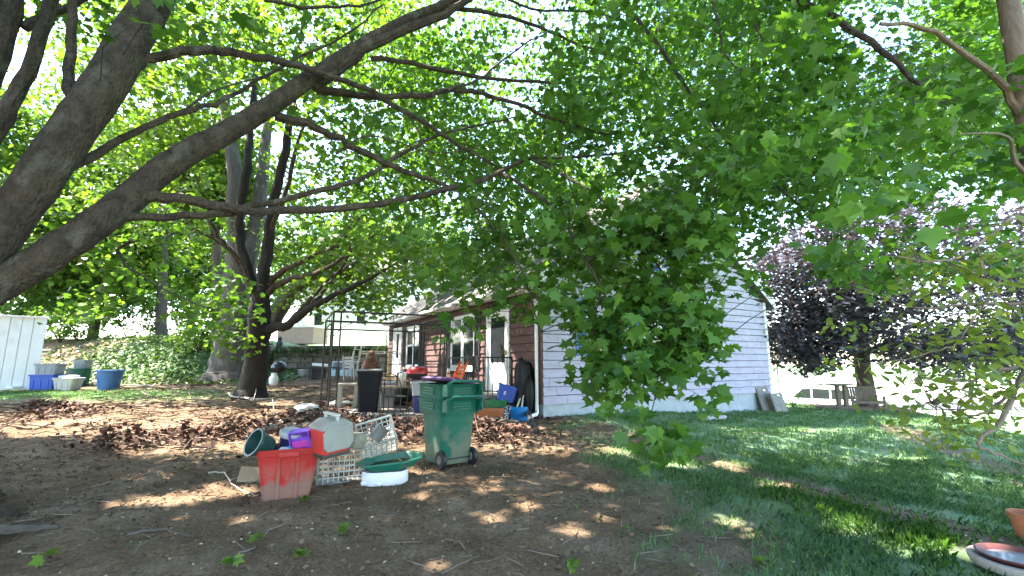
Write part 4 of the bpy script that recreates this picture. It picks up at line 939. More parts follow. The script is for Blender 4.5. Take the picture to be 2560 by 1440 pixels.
for z, s_ in ((0, .72), (.085, .98), (.085, 1.06), (.11, 1.06), (.11, .95), (.03, .7)):
    for x, y in outl: V.append((x * s_, y * s_, z))
n7 = len(outl); F = [(i * n7 + k, i * n7 + (k + 1) % n7, (i + 1) * n7 + (k + 1) % n7, (i + 1) * n7 + k) for i in range(5) for k in range(n7)] + [tuple(range(n7)), tuple(5 * n7 + k for k in range(n7))]
b_.add(V, F); b_.obj('shell', plastic('tray_green', (.012, .13, .085), .4, True, .3), gt, False, .008)
b_ = MB(); V = [(x * .74, y * .74, .045) for x, y in outl]; b_.add(V, [tuple(range(n7))]); b_.obj('water', mat('murky_water', (.02, .025, .012), .12, .4, 8), gt)
cbd = MB(); cbd.box((0, 0, 0), (.3, .22, .008)); o = cbd.obj('cardboard', mat('cardboard', (.34, .25, .17), .9, .12, 6), None); q = G(625, 1205); o.location = q + Vector((0, .05, .07)); o.rotation_euler = (R(38), R(8), R(24)); tag(o, 'folded tan cardboard sheet leaning behind the red tub', 'cardboard')

# ---- black gazebo frame
gz = G(819, 1040); GA = Vector((gz.x, gz.y, 0)); gdir = Vector((2.05, 1.0, 0)).normalized(); gper = Vector((-gdir.y, gdir.x, 0)); gL = 2.35
while pix((GA.x + gdir.x * gL, GA.y + gdir.y * gL, 2.0))[0] < 1112: gL += .05
GZB = thing('gazebo_frame', 'bare black steel gazebo frame without its canopy', 'gazebo', (GA.x, GA.y, gz.z), math.atan2(gdir.y, gdir.x))
ztop = at(819, 778, GA.y).z - gz.z
def lpost(x, y):
    mb = MB()
    for dx, dy in ((0, 0), (.16, 0), (0, .16)):
        mb.tube([(x + dx * (1 if x < 1 else -1), y + dy * (1 if y < 1 else -1), -.05), (x + dx * (1 if x < 1 else -1), y + dy * (1 if y < 1 else -1), ztop)], .02, 6)
    for z in np.arange(.25, ztop, .42):
        for dx, dy in ((.16, 0), (0, .16)): mb.bar((x, y, z), (x + dx * (1 if x < 1 else -1), y + dy * (1 if y < 1 else -1), z), .012)
    mb.obj('post', m_iron, GZB, True)
for x in (0, gL):
    for y in (0, gL): lpost(x, y)
for a, b__ in (((0, 0), (gL, 0)), ((gL, 0), (gL, gL)), ((gL, gL), (0, gL)), ((0, gL), (0, 0))):
    mb = MB()
    for z in (ztop, ztop - .24): mb.tube([(a[0], a[1], z), (b__[0], b__[1], z)], .022, 6)
    for k in range(1, 4):
        x, y = a[0] + (b__[0] - a[0]) * k / 4, a[1] + (b__[1] - a[1]) * k / 4; mb.bar((x, y, ztop - .24), (x, y, ztop), .012)
    mb.tube([(a[0], a[1], ztop - .6), (a[0] + (b__[0] - a[0]) * .06, a[1] + (b__[1] - a[1]) * .06, ztop - .4), (a[0] + (b__[0] - a[0]) * .16, a[1] + (b__[1] - a[1]) * .16, ztop - .24)], .009, 5)
    mb.obj('beam', m_iron, GZB, True)
rl = MB(); rl.tube([(1.25, .1, .85), (gL, .1, .85)], .012, 6); rl.tube([(1.25, .1, 1.15), (gL, .1, 1.15)], .012, 6); rl.tube([(1.25, .1, 0), (1.25, .1, 1.95)], .012, 6); rl.obj('side_rail', m_iron, GZB)

# ---- clutter on the patio
m_nblk = mat('blueblack_plastic', (.004, .005, .009), .5, .2, spec=.2)
pn = G(921, 1033); s_ = sc(pn)
nb = thing('trash_bin', 'tall blue-black trash bin with grey rim on the patio', 'bin', pn, R(8))
b_ = MB(); b_.loft([(0, .43, .42, .06), (.9, .53, .5, .06), (.9, .55, .52, .06), (.99, .56, .53, .06), (.99, .5, .47, .05), (.2, .4, .38, .05)], 4); b_.obj('body', m_nblk, nb, True)
b_ = MB(); b_.loft([(.99, .58, .55, .06), (1.02, .58, .55, .06), (1.035, .52, .49, .06)], 4); b_.obj('lid', plastic('grey_rim_plastic', (.2, .21, .21), .5, True, .3), nb, True)
b_ = MB(); b_.box((0, -.235, .72), (.32, .012, .012), (R(-3), 0, 0)); b_.obj('rib', m_nblk, nb)
fgz = pn.z + 1.035
fig = MB(); S_ = []
prof = [(0, .15, .17, 0), (.05, .165, .18, 0), (.10, .15, .15, .01), (.15, .125, .12, .02), (.20, .11, .1, .015), (.25, .105, .085, .0), (.285, .08, .07, -.01), (.31, .045, .045, -.015), (.325, .045, .05, -.02), (.35, .062, .068, -.025), (.385, .068, .075, -.025), (.42, .055, .06, -.02), (.44, .02, .02, -.02)]
V = []
for z, a, c, dx in prof:
    for k in range(16): V.append((dx * 2 + a * math.cos(k * math.pi / 8), c * math.sin(k * math.pi / 8), z))
F = [(i * 16 + k, i * 16 + (k + 1) % 16, (i + 1) * 16 + (k + 1) % 16, (i + 1) * 16 + k) for i in range(len(prof) - 1) for k in range(16)] + [tuple(range(16)), tuple((len(prof) - 1) * 16 + k for k in range(16))]
fig.add(V, F)
fig.tube([(-.085, -.01, .26), (-.14, -.05, .19), (-.13, -.12, .1), (-.06, -.15, .08)], [.035, .032, .028, .02], 8); fig.tube([(.085, -.01, .26), (.14, -.03, .19), (.15, -.1, .09), (.1, -.14, .05)], [.035, .032, .028, .02], 8)
fig.tube([(-.08, -.02, .06), (-.15, -.14, .06), (-.04, -.2, .03)], [.06, .05, .03], 8); fig.tube([(.08, -.02, .06), (.15, -.14, .06), (.06, -.2, .03)], [.06, .05, .03], 8)
o = fig.obj('figurine', mat('rust_brown_clay', (.095, .036, .02), .75, .3, 9, .3, 30), None, True); o.location = (pn.x - .02, pn.y, fgz); o.rotation_euler = (0, 0, R(150)); tag(o, 'rust-brown seated figurine on top of the blue-black trash bin', 'figurine')

m_bei = plastic('beige_plastic', (.36, .33, .26), .5, True, .3)
ptb = G(868, 1022); tb = thing('side_table', 'beige plastic side table with flat legs left of the trash bin', 'table', ptb, R(15))
b_ = MB(); b_.loft([(.60, .5, .42, .07), (.63, .52, .44, .08), (.645, .5, .42, .07)], 4); b_.obj('tabletop', m_bei, tb, True)
for x0 in (-.18, .18):
    for y0 in (-.15, .15): b_ = MB(); b_.box((x0 * 1.08, y0 * 1.08, .3), (.1, .035, .6), (0, R(3 if x0 > 0 else -3), 0)); b_.obj('leg', m_bei, tb, False, .008)
b_ = MB(); b_.box((0, 0, .15), (.4, .3, .02)); b_.obj('shelf', m_bei, tb, False, .005)
pg_ = G(967, 1020); tote('storage_box', 'tall grey plastic box behind the iron chair', 'box', pg_, .36, .34, .62, plastic('mid_grey_plastic', (.24, .25, .27), .5, True, .3), R(10), plastic('light_grey_plastic', (.38, .38, .38), .5, True, .3), .95)
# plank table with steel pot
pk = on(996, 11.3); tb = thing('plank_table', 'rough wooden table carrying the steel pot', 'table', pk, R(14)); m_wood = mat('weathered_wood', (.26, .19, .13), .85, .25, 5, .3, 30, stretch=(1, 6, 6))
for j in range(4): b_ = MB(); b_.box((0, -.22 + .15 * j, .60), (.95, .14, .03)); b_.obj('plank', m_wood, tb, False, .004)
for x0 in (-.42, .42):
    for y0 in (-.22, .22): b_ = MB(); b_.box((x0, y0, .29), (.05, .05, .59)); b_.obj('leg', m_wood, tb)
m_steel = mat('brushed_steel', (.55, .57, .6), .28, .08, metal=1.0)
sp = thing('stock_pot', 'shiny steel stock pot on the rough wooden table', 'pot', pk + Vector((.12, -.1, .617)))
b_ = MB(); b_.lathe([(0, 0), (.11, 0), (.115, .02), (.115, .3), (.122, .305), (.122, .315), (.108, .315), (.108, .03), (0, .03)], 22); b_.obj('body', m_steel, sp, True)
b_ = MB(); b_.lathe([(.12, .318), (.1, .335), (.02, .345), (.02, .37), (0, .37)], 22); b_.obj('lid', m_steel, sp, True)
b_ = MB(); b_.tube([(.115, -.05, .25), (.15, -.04, .25), (.15, .04, .25), (.115, .05, .25)], .007, 6); b_.obj('handle', m_steel, sp)
# iron chair
pi_ = G(985, 1042); ic = thing('iron_chair', 'spindly black wrought iron garden chair on the patio edge', 'chair', pi_, R(172))
def leg(n_, pts, r=.011): b_ = MB(); b_.tube(pts, r, 6); b_.obj(n_, m_iron, ic, True)
for x0 in (-.22, .22):
    leg('leg', [(x0 * 1.2, -.24, 0), (x0 * 1.05, -.22, .2), (x0, -.2, .43)]); leg('leg', [(x0 * 1.15, .26, 0), (x0 * 1.0, .22, .22), (x0, .2, .43)])
b_ = MB(); b_.lathe([(.24, .43), (.25, .44), (.24, .45), (.22, .44)], 24)
for k in range(-4, 5): b_.bar((k * .048, -math.sqrt(max(.001, .0552 - (k * .048) ** 2)), .44), (k * .048, math.sqrt(max(.001, .0552 - (k * .048) ** 2)), .44), .008)
b_.obj('seat', m_iron, ic)
b_ = MB(); b_.tube([(-.2, .2, .43), (-.24, .25, .7), (-.16, .29, .9), (0, .3, .96), (.16, .29, .9), (.24, .25, .7), (.2, .2, .43)], .011, 6)
for x0 in (-.12, 0, .12): b_.tube([(x0 * .8, .21, .43), (x0 * 1.3, .26, .7), (x0, .29, .92)], .006, 5)
b_.tube([(-.23, .25, .62), (.23, .25, .62)], .006, 5); b_.obj('backrest', m_iron, ic, True)
# red charcoal grill
pgl = G(1040, 1036); gl = thing('charcoal_grill', 'charcoal grill with red lid and black bowl on thin legs', 'grill', pgl, R(12))
zb = .92; b_ = MB(); b_.lathe([(0, zb - .14), (.14, zb - .12), (.22, zb - .05), (.245, zb)], 24, sx=1, sy=.75); b_.obj('bowl', m_iron, gl, True)
b_ = MB(); b_.lathe([(.255, zb + .002), (.25, zb + .05), (.22, zb + .12), (.15, zb + .16), (0, zb + .175)], 24, sx=1, sy=.78); LD = b_.obj('lid', mat('red_enamel', (.33, .02, .02), .3, .1, dirt=((.05, .03, .03), 5, .6, .5)), gl, True)
b_ = MB(); b_.tube([(-.07, -.2, zb + .08), (-.07, -.25, zb + .09), (.07, -.25, zb + .09), (.07, -.2, zb + .08)], .01, 6); b_.obj('handle', m_iron, LD)
for x0, y0 in ((-.2, -.13), (.2, -.13), (-.2, .13), (.2, .13)): b_ = MB(); b_.tube([(x0 * .8, y0 * .8, zb - .06), (x0 * 1.05, y0 * 1.1, .3), (x0 * 1.1, y0 * 1.2, 0)], .01, 6); b_.obj('leg', m_iron, gl)
# totes stacked by the grill
pnv = G(1052, 1035); tote('tote_box', 'dark navy plastic box under the grey one by the grill', 'box', pnv, .36, .32, .42, plastic('navy_tote', (.012, .02, .12), .4, True, .2), R(8), None, .9)
tote('tote_box', 'pale grey storage box stacked on the navy box', 'box', pnv + Vector((.02, .02, .425)), .5, .36, .28, plastic('fog_grey_plastic', (.33, .33, .35), .5, True, .35), R(6), plastic('light_grey_plastic', (.38, .38, .38)), .88)
# orange chair
po = on(1094, 11.0); oc = thing('lawn_chair', 'orange plastic slatted lawn chair in front of the maroon wall', 'chair', po, R(-66)); oc.scale = (1.2, 1.2, 1.2); m_or = plastic('orange_plastic', (.62, .09, .012), .42, False)
for k in range(6): b_ = MB(); b_.box((0, -.2 + k * .085, .34 - k * .018), (.5, .075, .02), (R(-12), 0, 0)); b_.obj('slat', m_or, oc, False, .004)
for k in range(7): b_ = MB(); b_.box((0, .27 + k * .042, .36 + k * .088), (.5 - .01 * k, .02, .07), (R(-24), 0, 0)); b_.obj('slat', m_or, oc, False, .004)
for x0 in (-.24, .24):
    b_ = MB(); b_.bar((x0, .24, .28), (x0, .56, 1.0), .03, .045); b_.obj('back_post', m_or, oc)
    b_ = MB(); b_.box((x0 * 1.15, -.02, .55), (.1, .62, .025)); b_.obj('armrest', m_or, oc, False, .006)
    b_ = MB(); b_.bar((x0 * 1.1, -.26, 0), (x0 * 1.1, -.24, .54), .06, .03); b_.obj('leg', m_or, oc, False, .004)
    b_ = MB(); b_.bar((x0 * 1.05, .5, 0), (x0 * 1.05, -.2, .33), .035, .07); b_.obj('leg', m_or, oc, False, .004)
# planter, green and blue recycling boxes, tools by the corner
ppl = G(1222, 1055); pt_ = thing('planter', 'terracotta orange trough planter lying near the stoop', 'planter', ppl, R(-14)); m_ter = plastic('terracotta_plastic', (.34, .1, .035), .5, True, .3)
b_ = MB(); b_.loft([(0, .55, .24, .03), (.24, .62, .29, .03), (.24, .65, .32, .03), (.28, .65, .32, .03), (.28, .58, .25, .03), (.2, .55, .22, .03)], 3); b_.obj('trough', m_ter, pt_, True)
b_ = MB(); b_.loft([(.21, .54, .21, .03), (.225, .5, .18, .03)], 3); b_.obj('soil', mat('potting_soil', (.07, .05, .035), .95, .4, 20, .6, 40), pt_)
pgr = G(1243, 1043); tote('recycling_box', 'green recycling box beneath the blue one', 'box', pgr, .55, .42, .40, plastic('recycling_green', (.012, .14, .05), .42, True, .2), R(-12), None, .8)
bb = tote('recycling_box', 'blue recycling box tilted on the green box, white mark on it', 'box', pgr + Vector((.2, -.02, .34)), .5, .4, .36, plastic('recycling_blue', (.015, .06, .34), .4, True, .1), 0, None, .82, True, (R(-14), R(14), R(-16)))
cu = bpy.data.curves.new('numeral', 'FONT'); cu.body = '8'; cu.size = .12; cu.extrude = .001; tmp = bpy.data.objects.new('numeral', cu); COL.objects.link(tmp)
dg = bpy.context.evaluated_depsgraph_get(); nm = bpy.data.meshes.new_from_object(tmp.evaluated_get(dg)); bpy.data.objects.remove(tmp)
nm.materials.clear(); nm.materials.append(m_white); o = link(bpy.data.objects.new('numeral', nm), bb); o.location = (-.06, -.197, .13); o.rotation_euler = (R(96), 0, 0)
def lump(name, lab, cat, p, dims, m, seed, rz=0, q=3, amp=.22):
    bm = bmesh.new(); bmesh.ops.create_icosphere(bm, subdivisions=q, radius=1); rs = np.random.default_rng(seed); k = rs.normal(0, 2.2, (7, 3)); ph = rs.uniform(0, 6, 7)
    for v in bm.verts:
        n_ = sum(math.sin(v.co.dot(Vector(k[i])) + ph[i]) / (1 + .35 * i) for i in range(7)); v.co *= 1 + amp * .45 * n_
        v.co.z = max(v.co.z, -.75)
    zs = min(v.co.z for v in bm.verts)
    for v in bm.verts: v.co = Vector((v.co.x * dims[0] / 2, v.co.y * dims[1] / 2, (v.co.z - zs) * dims[2] / 1.8))
    me = bpy.data.meshes.new(name); bm.to_mesh(me); bm.free(); me.materials.append(m); me.polygons.foreach_set('use_smooth', [True] * len(me.polygons))
    o = link(bpy.data.objects.new(name, me)); o.location = p; o.rotation_euler = (0, 0, rz); return tag(o, lab, cat)
m_bag = mat('black_bag', (.009, .009, .010), .6, .2, 8, .8, 14, spec=.25)
lump('tarp_heap', 'tall black tarp-wrapped heap in the corner beside the downspout', 'tarp', G(1312, 1044), (.5, .5, 1.1), m_bag, 3, 0, 4, .5)
lump('garbage_bag', 'crumpled black garbage bag behind the iron chair', 'bag', G(1003, 1012), (.5, .45, .5), m_bag, 7)
def pole(name, lab, cat, a, b__, r, m, extra=None):
    t = thing(name, lab, cat, a); A = Vector(b__) - Vector(a); mb = MB(); mb.tube([(0, 0, 0), A * .5 + Vector((.008, 0, .004)), A], r, 7); mb.obj('handle', m, t, True)
    if extra: extra(t, A)
    return t
m_pole = mat('pale_wood_pole', (.45, .38, .27), .6, .15, 6); m_bsh = plastic('bright_blue_plastic', (.015, .2, .55), .35, True, .1)
pw = G(1277, 1056)
def broom(t, A): mb = MB(); mb.box((.0, 0, .03), (.36, .07, .05), (0, 0, .2)); mb.obj('head', m_pole, t, False, .008); mb = MB(); mb.box((0, 0, .0), (.35, .05, .05), (0, 0, .2)); mb.obj('bristles', mat('bristle', (.3, .26, .2), .9, .3, 30), t)
pole('push_broom', 'pale wooden push broom leaning on the corner heap', 'broom', pw, at(1309, 972, pw.y + .45), .02, m_pole, broom)
ps_ = G(1298, 1053)
def scoop(t, A):
    mb = MB(); V = []; F = []
    for j in range(5):
        for i in range(9): x = -.19 + .0475 * i; V.append((x, -.03 - .10 * (1 - (x / .19) ** 2) - .02 * j, .02 + .075 * j))
    F = [(j * 9 + i, j * 9 + i + 1, j * 9 + i + 10, j * 9 + i + 9) for j in range(4) for i in range(8)]
    o2 = len(V); V += [(x, y + .012, z) for x, y, z in V]; F += [tuple(q + o2 for q in f[::-1]) for f in F]; mb.add(V, F); mb.obj('scoop', m_bsh, t, True)
    for x in (-.1, 0, .1): mb = MB(); mb.box((x, -.12, .17), (.012, .02, .26), (.25, 0, 0)); mb.obj('rib', m_bsh, t)
pole('snow_shovel', 'bright blue snow shovel leaning by the downspout', 'shovel', ps_, at(1311, 970, ps_.y + .3), .019, mat('silver_paint', (.5, .52, .56), .4), scoop)
pl_ = G(1303, 1040); hk = thing('bent_pole', 'white bent metal pole beside the snow shovel', 'pole', pl_); mb = MB(); A = at(1334, 930, pl_.y + .2) - pl_; mb.tube([(0, 0, 0), A * .35, A * .7 + Vector((.05, 0, 0)), A * .9 + Vector((.05, 0, 0)), A], .016, 7); mb.obj('shaft', m_white, hk, True)
pwh = G(1272, 1054); wh = thing('spoked_wheel', 'small grey spoked wheel propped beside the terracotta planter', 'wheel', pwh + Vector((0, .05, .17)), rot=(R(78), 0, R(20)))
b_ = MB(); b_.lathe([(.14, -.02), (.17, -.022), (.175, 0), (.17, .022), (.14, .02), (.135, 0), (.14, -.02)], 22); b_.obj('tyre', mat('worn_rubber', (.12, .12, .12), .8), wh, True)
b_ = MB()
for k in range(10): b_.bar((.02 * math.cos(k * .628), .02 * math.sin(k * .628), 0), (.145 * math.cos(k * .628), .145 * math.sin(k * .628), 0), .008)
b_.lathe([(0, -.03), (.03, -.03), (.03, .03), (0, .03)], 10); b_.obj('spokes', m_steel, wh)
b_ = MB(); a = G(1316, 1046); c = G(1339, 1090); a.z += .2; c.z += .07; b_.tube([a, a.lerp(c, .3) + Vector((0, 0, .0)), a.lerp(c, .65), c], .058, 14, False); b_.tube([c, c - (c - a) * .01], .05, 14)
o = b_.obj('drain_pipe', plastic('black_corrugated', (.012, .014, .02), .5, True, .2), None, True); o.data.transform(Matrix.Translation(-a)); o.location = a; tag(o, 'fat black plastic drain pipe running out from the downspout', 'pipe')

# ---- left side: panel, totes, tub
psh = G(40, 972); wp = thing('white_shed', 'white metal shed wall of vertical panels at the left edge', 'shed', G(86, 973), R(42)); Hs = psh.y * 174 / FPX; Ws = 2.2
m_shed = mat('white_sheet_metal', (.66, .70, .75), .5, .05, 3, dirt=((.45, .47, .48), 2, .6, .4))
x1 = 0.0; nW = 10; pwid = .27
for k in range(nW):
    b_ = MB(); xx = x1 - pwid * (k + .5); b_.prism([(xx - pwid / 2 + .012, 0), (xx + pwid / 2 - .012, 0), (xx + pwid / 2 - .012, Hs), (xx - pwid / 2 + .012, Hs)], .03); b_.obj('panel', m_shed, wp, False, .005)
b_ = MB(); b_.box((x1 - nW * pwid / 2, .02, Hs / 2), (nW * pwid, .02, Hs)); b_.obj('frame', m_shed, wp)
b_ = MB(); b_.box((x1 + .01, -.02, Hs / 2), (.05, .06, Hs)); b_.obj('edge_trim', m_shed, wp)
b_ = MB(); b_.box((x1 - nW * pwid / 2, .55, Hs + .03), (nW * pwid + .1, 1.3, .05), (R(4), 0, 0)); b_.obj('roof', m_shed, wp)
c_b = plastic('royal_blue_tote', (.015, .07, .36), .42, False); c_g = plastic('slate_grey_tote', (.2, .23, .26), .5, False); c_gr = plastic('bottle_green_tote', (.01, .09, .065), .45, False); c_lg = plastic('stone_grey_tote', (.36, .35, .34), .5, True, .2)
q = G(115, 974); tote('tote_box', 'royal blue storage tote beside the white shed panel', 'tote', q, .84, .5, .50, c_b, R(4), None, .88)
tote('tote_box', 'slate grey tote stacked on the royal blue one', 'tote', q + Vector((.02, .02, .50)), .7, .45, .33, c_g, R(6), c_g, .88)
q = G(172, 966); q += Vector((.03, .25, 0)); tote('tote_box', 'bottle green tote under a grey one, left of the round tub', 'tote', q, .62, .44, .62, c_gr, R(2), None, .9)
tote('tote_box', 'small slate tote on top of the bottle green one', 'tote', q + Vector((.08, .03, .62)), .42, .36, .30, c_g, R(5), None, .9)
q = G(168, 976); tote('tote_box', 'stone grey lidded tote in front of the blue and green totes', 'tote', q, .72, .45, .38, c_lg, R(-3), c_lg, .82)
q2 = MB(); q2.loft([(0, .5, .3, .05), (.05, .5, .3, .05), (.07, .3, .2, .05)], 3); o = q2.obj('plastic_sheet', plastic('milky_plastic', (.5, .54, .56), .4, False), None, True); o.location = q + Vector((0, .0, .43)); tag(o, 'folded milky plastic sheet on the stone grey tote', 'sheet')
q = G(270, 974); tu = thing('round_tub', 'big round blue tub with rope handles on the grass', 'tub', q)
b_ = MB(); b_.lathe([(.0, 0), (.29, 0), (.36, .6), (.40, .61), (.41, .66), (.37, .67), (.34, .62), (.27, .04), (0, .04)], 28); b_.obj('body', plastic('steel_blue_tub', (.035, .11, .3), .42, False), tu, True)
for an in (215, 330): 
    a = R(an); b_ = MB(); b_.box((.39 * math.cos(a), .39 * math.sin(a), .54), (.05, .16, .05), (0, 0, a)); b_.obj('handle', MATS['steel_blue_tub'], tu, False, .01)
def plank(lab, a, b__, w, t_, m, name='plank'):
    a = Vector(a); b__ = Vector(b__); mb = MB(); mb.bar(a - a, b__ - a, w, t_); o = mb.obj(name, m); o.location = a; return tag(o, lab, name)
m_pale = mat('pale_board', (.5, .46, .38), .8, .12, 5)
a, c = G(203, 962), G(385, 968); a.z += .05; c.z += .05; plank('long pale board lying behind the round blue tub', a, c, .09, .03, m_pale)
a, c = G(5, 972), G(62, 975); a.z += .08; c.z += .1; plank('white board lying at the foot of the shed panel', a + Vector((0, -.25, 0)), c + Vector((0, -.25, 0)), .24, .06, m_shed)
a, c = at(96, 875, 16.8), at(131, 874, 16.8); plank('upper of two boards stacked on the bank behind the panel', a, c, .1, .06, m_pale); a, c = at(94, 884, 16.7), at(122, 884, 16.7); plank('lower of two boards stacked on the bank behind the panel', a, c, .1, .06, m_pale)
a = G(112, 905); 

# ---- behind the dark tree: kettle grill, wall, sundries
pk2 = G(693, 962); kg = thing('kettle_grill', 'black kettle grill on thin legs right of the dark trunk', 'grill', pk2)
kz = .62; b_ = MB(); b_.lathe([(0, kz - .2), (.16, kz - .16), (.25, kz - .05), (.265, kz)], 22); b_.obj('bowl', m_iron, kg, True)
b_ = MB(); b_.lathe([(.27, kz + .004), (.26, kz + .08), (.2, kz + .18), (.1, kz + .23), (0, kz + .24)], 22); b_.obj('lid', mat('gloss_black', (.02, .02, .022), .2, .1, spec=.6), kg, True)
for k in range(3): b_ = MB(); a = R(90 + 120 * k); b_.tube([(.15 * math.cos(a), .15 * math.sin(a), kz - .1), (.3 * math.cos(a), .3 * math.sin(a), 0)], .013, 6); b_.obj('leg', m_iron, kg)
b_ = MB(); b_.tube([(-.06, 0, kz + .23), (-.04, 0, kz + .28), (.04, 0, kz + .28), (.06, 0, kz + .23)], .012, 6); b_.obj('handle', m_iron, kg)
tk = thing('propane_tank', 'small white propane tank below the kettle grill', 'tank', pk2 + Vector((.02, -.32, 0))); b_ = MB(); b_.lathe([(0, .02), (.12, .02), (.15, .08), (.155, .26), (.12, .33), (.04, .36), (.04, .38), (0, .38)], 20); b_.obj('cylinder', m_white, tk, True)
b_ = MB(); b_.lathe([(.09, .34), (.09, .43), (.08, .43), (.08, .34)], 16); b_.lathe([(.1, 0), (.1, .05), (.09, .05), (.09, 0)], 16); b_.obj('collar', m_white, tk, True)
wy = 22.0; wa, wb = at(690, 900, wy), at(1010, 900, wy); rw = thing('retaining_wall', 'low ivy-topped stone retaining wall behind the yard', 'wall', (wa.x, wy, ground_z(-6, wy)))
m_st = [mat('wall_stone_%d' % k, c_, .95, .2, 4, .4, 20) for k, c_ in enumerate(((.2, .17, .135), (.15, .13, .11), (.25, .22, .18)))]
b_ = MB(); Lw = wb.x - wa.x; Hw = 2.18 - ground_z(-5, 22); b_.box((Lw / 2, .14, Hw / 2 - .1), (Lw, .16, Hw + .15)); b_.obj('mortar', mat('mortar_bed', (.12, .11, .1), .95), rw)
zz = -.1; rr = 0
while zz < Hw:
    xx = -random.uniform(0, .3)
    while xx < Lw:
        sw_ = random.uniform(.4, .75); b_ = MB(); b_.box((0, 0, 0), (sw_ - .025, .2 + random.uniform(-.03, .05), .255)); o = b_.obj('stone', random.choice(m_st), rw, False, .025); o.location = (xx + sw_ / 2, 0, zz + .13); xx += sw_
    zz += .28; rr += 1
mtb = MB(); q = G(760, 943); mtb.lathe([(0, 0), (.24, 0), (.29, .3), (.31, .3), (.31, .33), (.285, .33), (.23, .03), (0, .03)], 22, sx=1.05); o = mtb.obj('metal_tub', mat('galvanised', (.35, .37, .39), .4, .2, 8, metal=.6), None, True); o.location = q; tag(o, 'galvanised metal tub on the ground near the wall', 'tub')
q = G(810, 948); bt = thing('potting_bench', 'dark low bench with a white slab on top', 'bench', q, R(6)); m_dk = mat('dark_stained_wood', (.035, .035, .045), .7, .2)
b_ = MB(); b_.box((0, 0, .46), (1.2, .5, .05)); b_.obj('top', m_dk, bt); b_ = MB(); b_.box((-.1, 0, .57), (.7, .4, .1), (0, R(5), 0)); b_.obj('slab', m_white, bt)
for x0 in (-.52, .52):
    for y0 in (-.18, .18): b_ = MB(); b_.box((x0, y0, .22), (.06, .06, .44)); b_.obj('leg', m_dk, bt)
b_ = MB(); b_.box((-.25, .1, .2), (.5, .3, .38)); b_.obj('drawer', m_dk, bt)
q = G(858, 940); ws_ = thing('old_window', 'pale blue old window sash leaning low beside the bench', 'window', q, rot=(R(-14), 0, R(-3))); m_pb = mat('pale_blue_paint', (.45, .58, .68), .6, .08)
b_ = MB(); Lx, Hx = 1.15, .62
b_.box((0, 0, .13), (Lx, .05, .26)); b_.box((0, 0, Hx), (Lx, .05, .05))
for k in range(5): b_.box((-Lx / 2 + .025 + k * (Lx - .05) / 4, 0, .44), (.05, .05, .36))
b_.obj('sash', m_pb, ws_)
for k in range(4): b_ = MB(); b_.box((-Lx / 2 + .025 + (k + .5) * (Lx - .05) / 4, 0, .43), ((Lx - .05) / 4 - .05, .01, .34)); b_.obj('pane', m_glass, ws_)
q = at(880, 912, 19.5); q.z = ground_z(q.x, q.y); sl_ = thing('step_ladder', 'pale wooden step ladder standing against the stone wall', 'ladder', q, R(-12))
for x0 in (-.2, .2): b_ = MB(); b_.bar((x0, 0, 0), (x0 * .7, .45, 1.35), .06, .03); b_.obj('rail', m_pale, sl_)
for k in range(4): b_ = MB(); f = .2 + .22 * k; b_.box((0, .45 * f, 1.35 * f), (.4 * (1 - .3 * f), .1, .025)); b_.obj('step', m_pale, sl_)
q = G(882, 950); ch = thing('garden_chair', 'weathered pale slatted garden chair behind the beige table', 'chair', q, R(160)); m_gw = mat('grey_weathered_wood', (.38, .36, .33), .85, .2, 6)
for x0 in (-.25, .25):
    b_ = MB(); b_.bar((x0, -.22, 0), (x0, -.22, .62), .05); b_.obj('leg', m_gw, ch); b_ = MB(); b_.bar((x0, .22, 0), (x0, .35, .95), .05); b_.obj('leg', m_gw, ch); b_ = MB(); b_.box((x0, 0, .62), (.07, .55, .03)); b_.obj('armrest', m_gw, ch)
for k in range(5): b_ = MB(); b_.box((0, -.2 + .095 * k, .42), (.5, .08, .022)); b_.obj('slat', m_gw, ch)
for k in range(4): b_ = MB(); b_.box((0, .27 + .02 * k, .52 + .12 * k), (.5, .02, .085)); b_.obj('slat', m_gw, ch)
q = at(693, 884, 21.8); b_ = MB(); b_.lathe([(0, 0), (.13, 0), (.15, .12), (.14, .3), (.16, .4), (.1, .5), (.06, .52), (.09, .58), (.1, .65), (.07, .72), (0, .74)], 16, sy=.8); o = b_.obj('wall_ornament', mat('dark_ornament', (.03, .028, .03), .6, .5, 6), None, True); o.location = (q.x, 21.95, 2.05); tag(o, 'dark upright ornament on top of the ivy wall', 'ornament')
# lumber frame near the far door
q = at(945, 910, 18.5); q.z = ground_z(q.x, q.y); lf = thing('lumber_rack', 'yellowish lumber rack between the stone wall and far door', 'rack', q, R(5)); m_yw = mat('fresh_lumber', (.45, .34, .17), .8, .15, 5)
for x0 in (-.45, .45): b_ = MB(); b_.box((x0, 0, .5), (.09, .09, 1.0)); b_.obj('post', m_yw, lf)
for z in (1.02, 1.1): b_ = MB(); b_.box((0, -.05 + (z - 1) * .5, z), (1.5, .18, .05)); b_.obj('board', m_pale, lf)

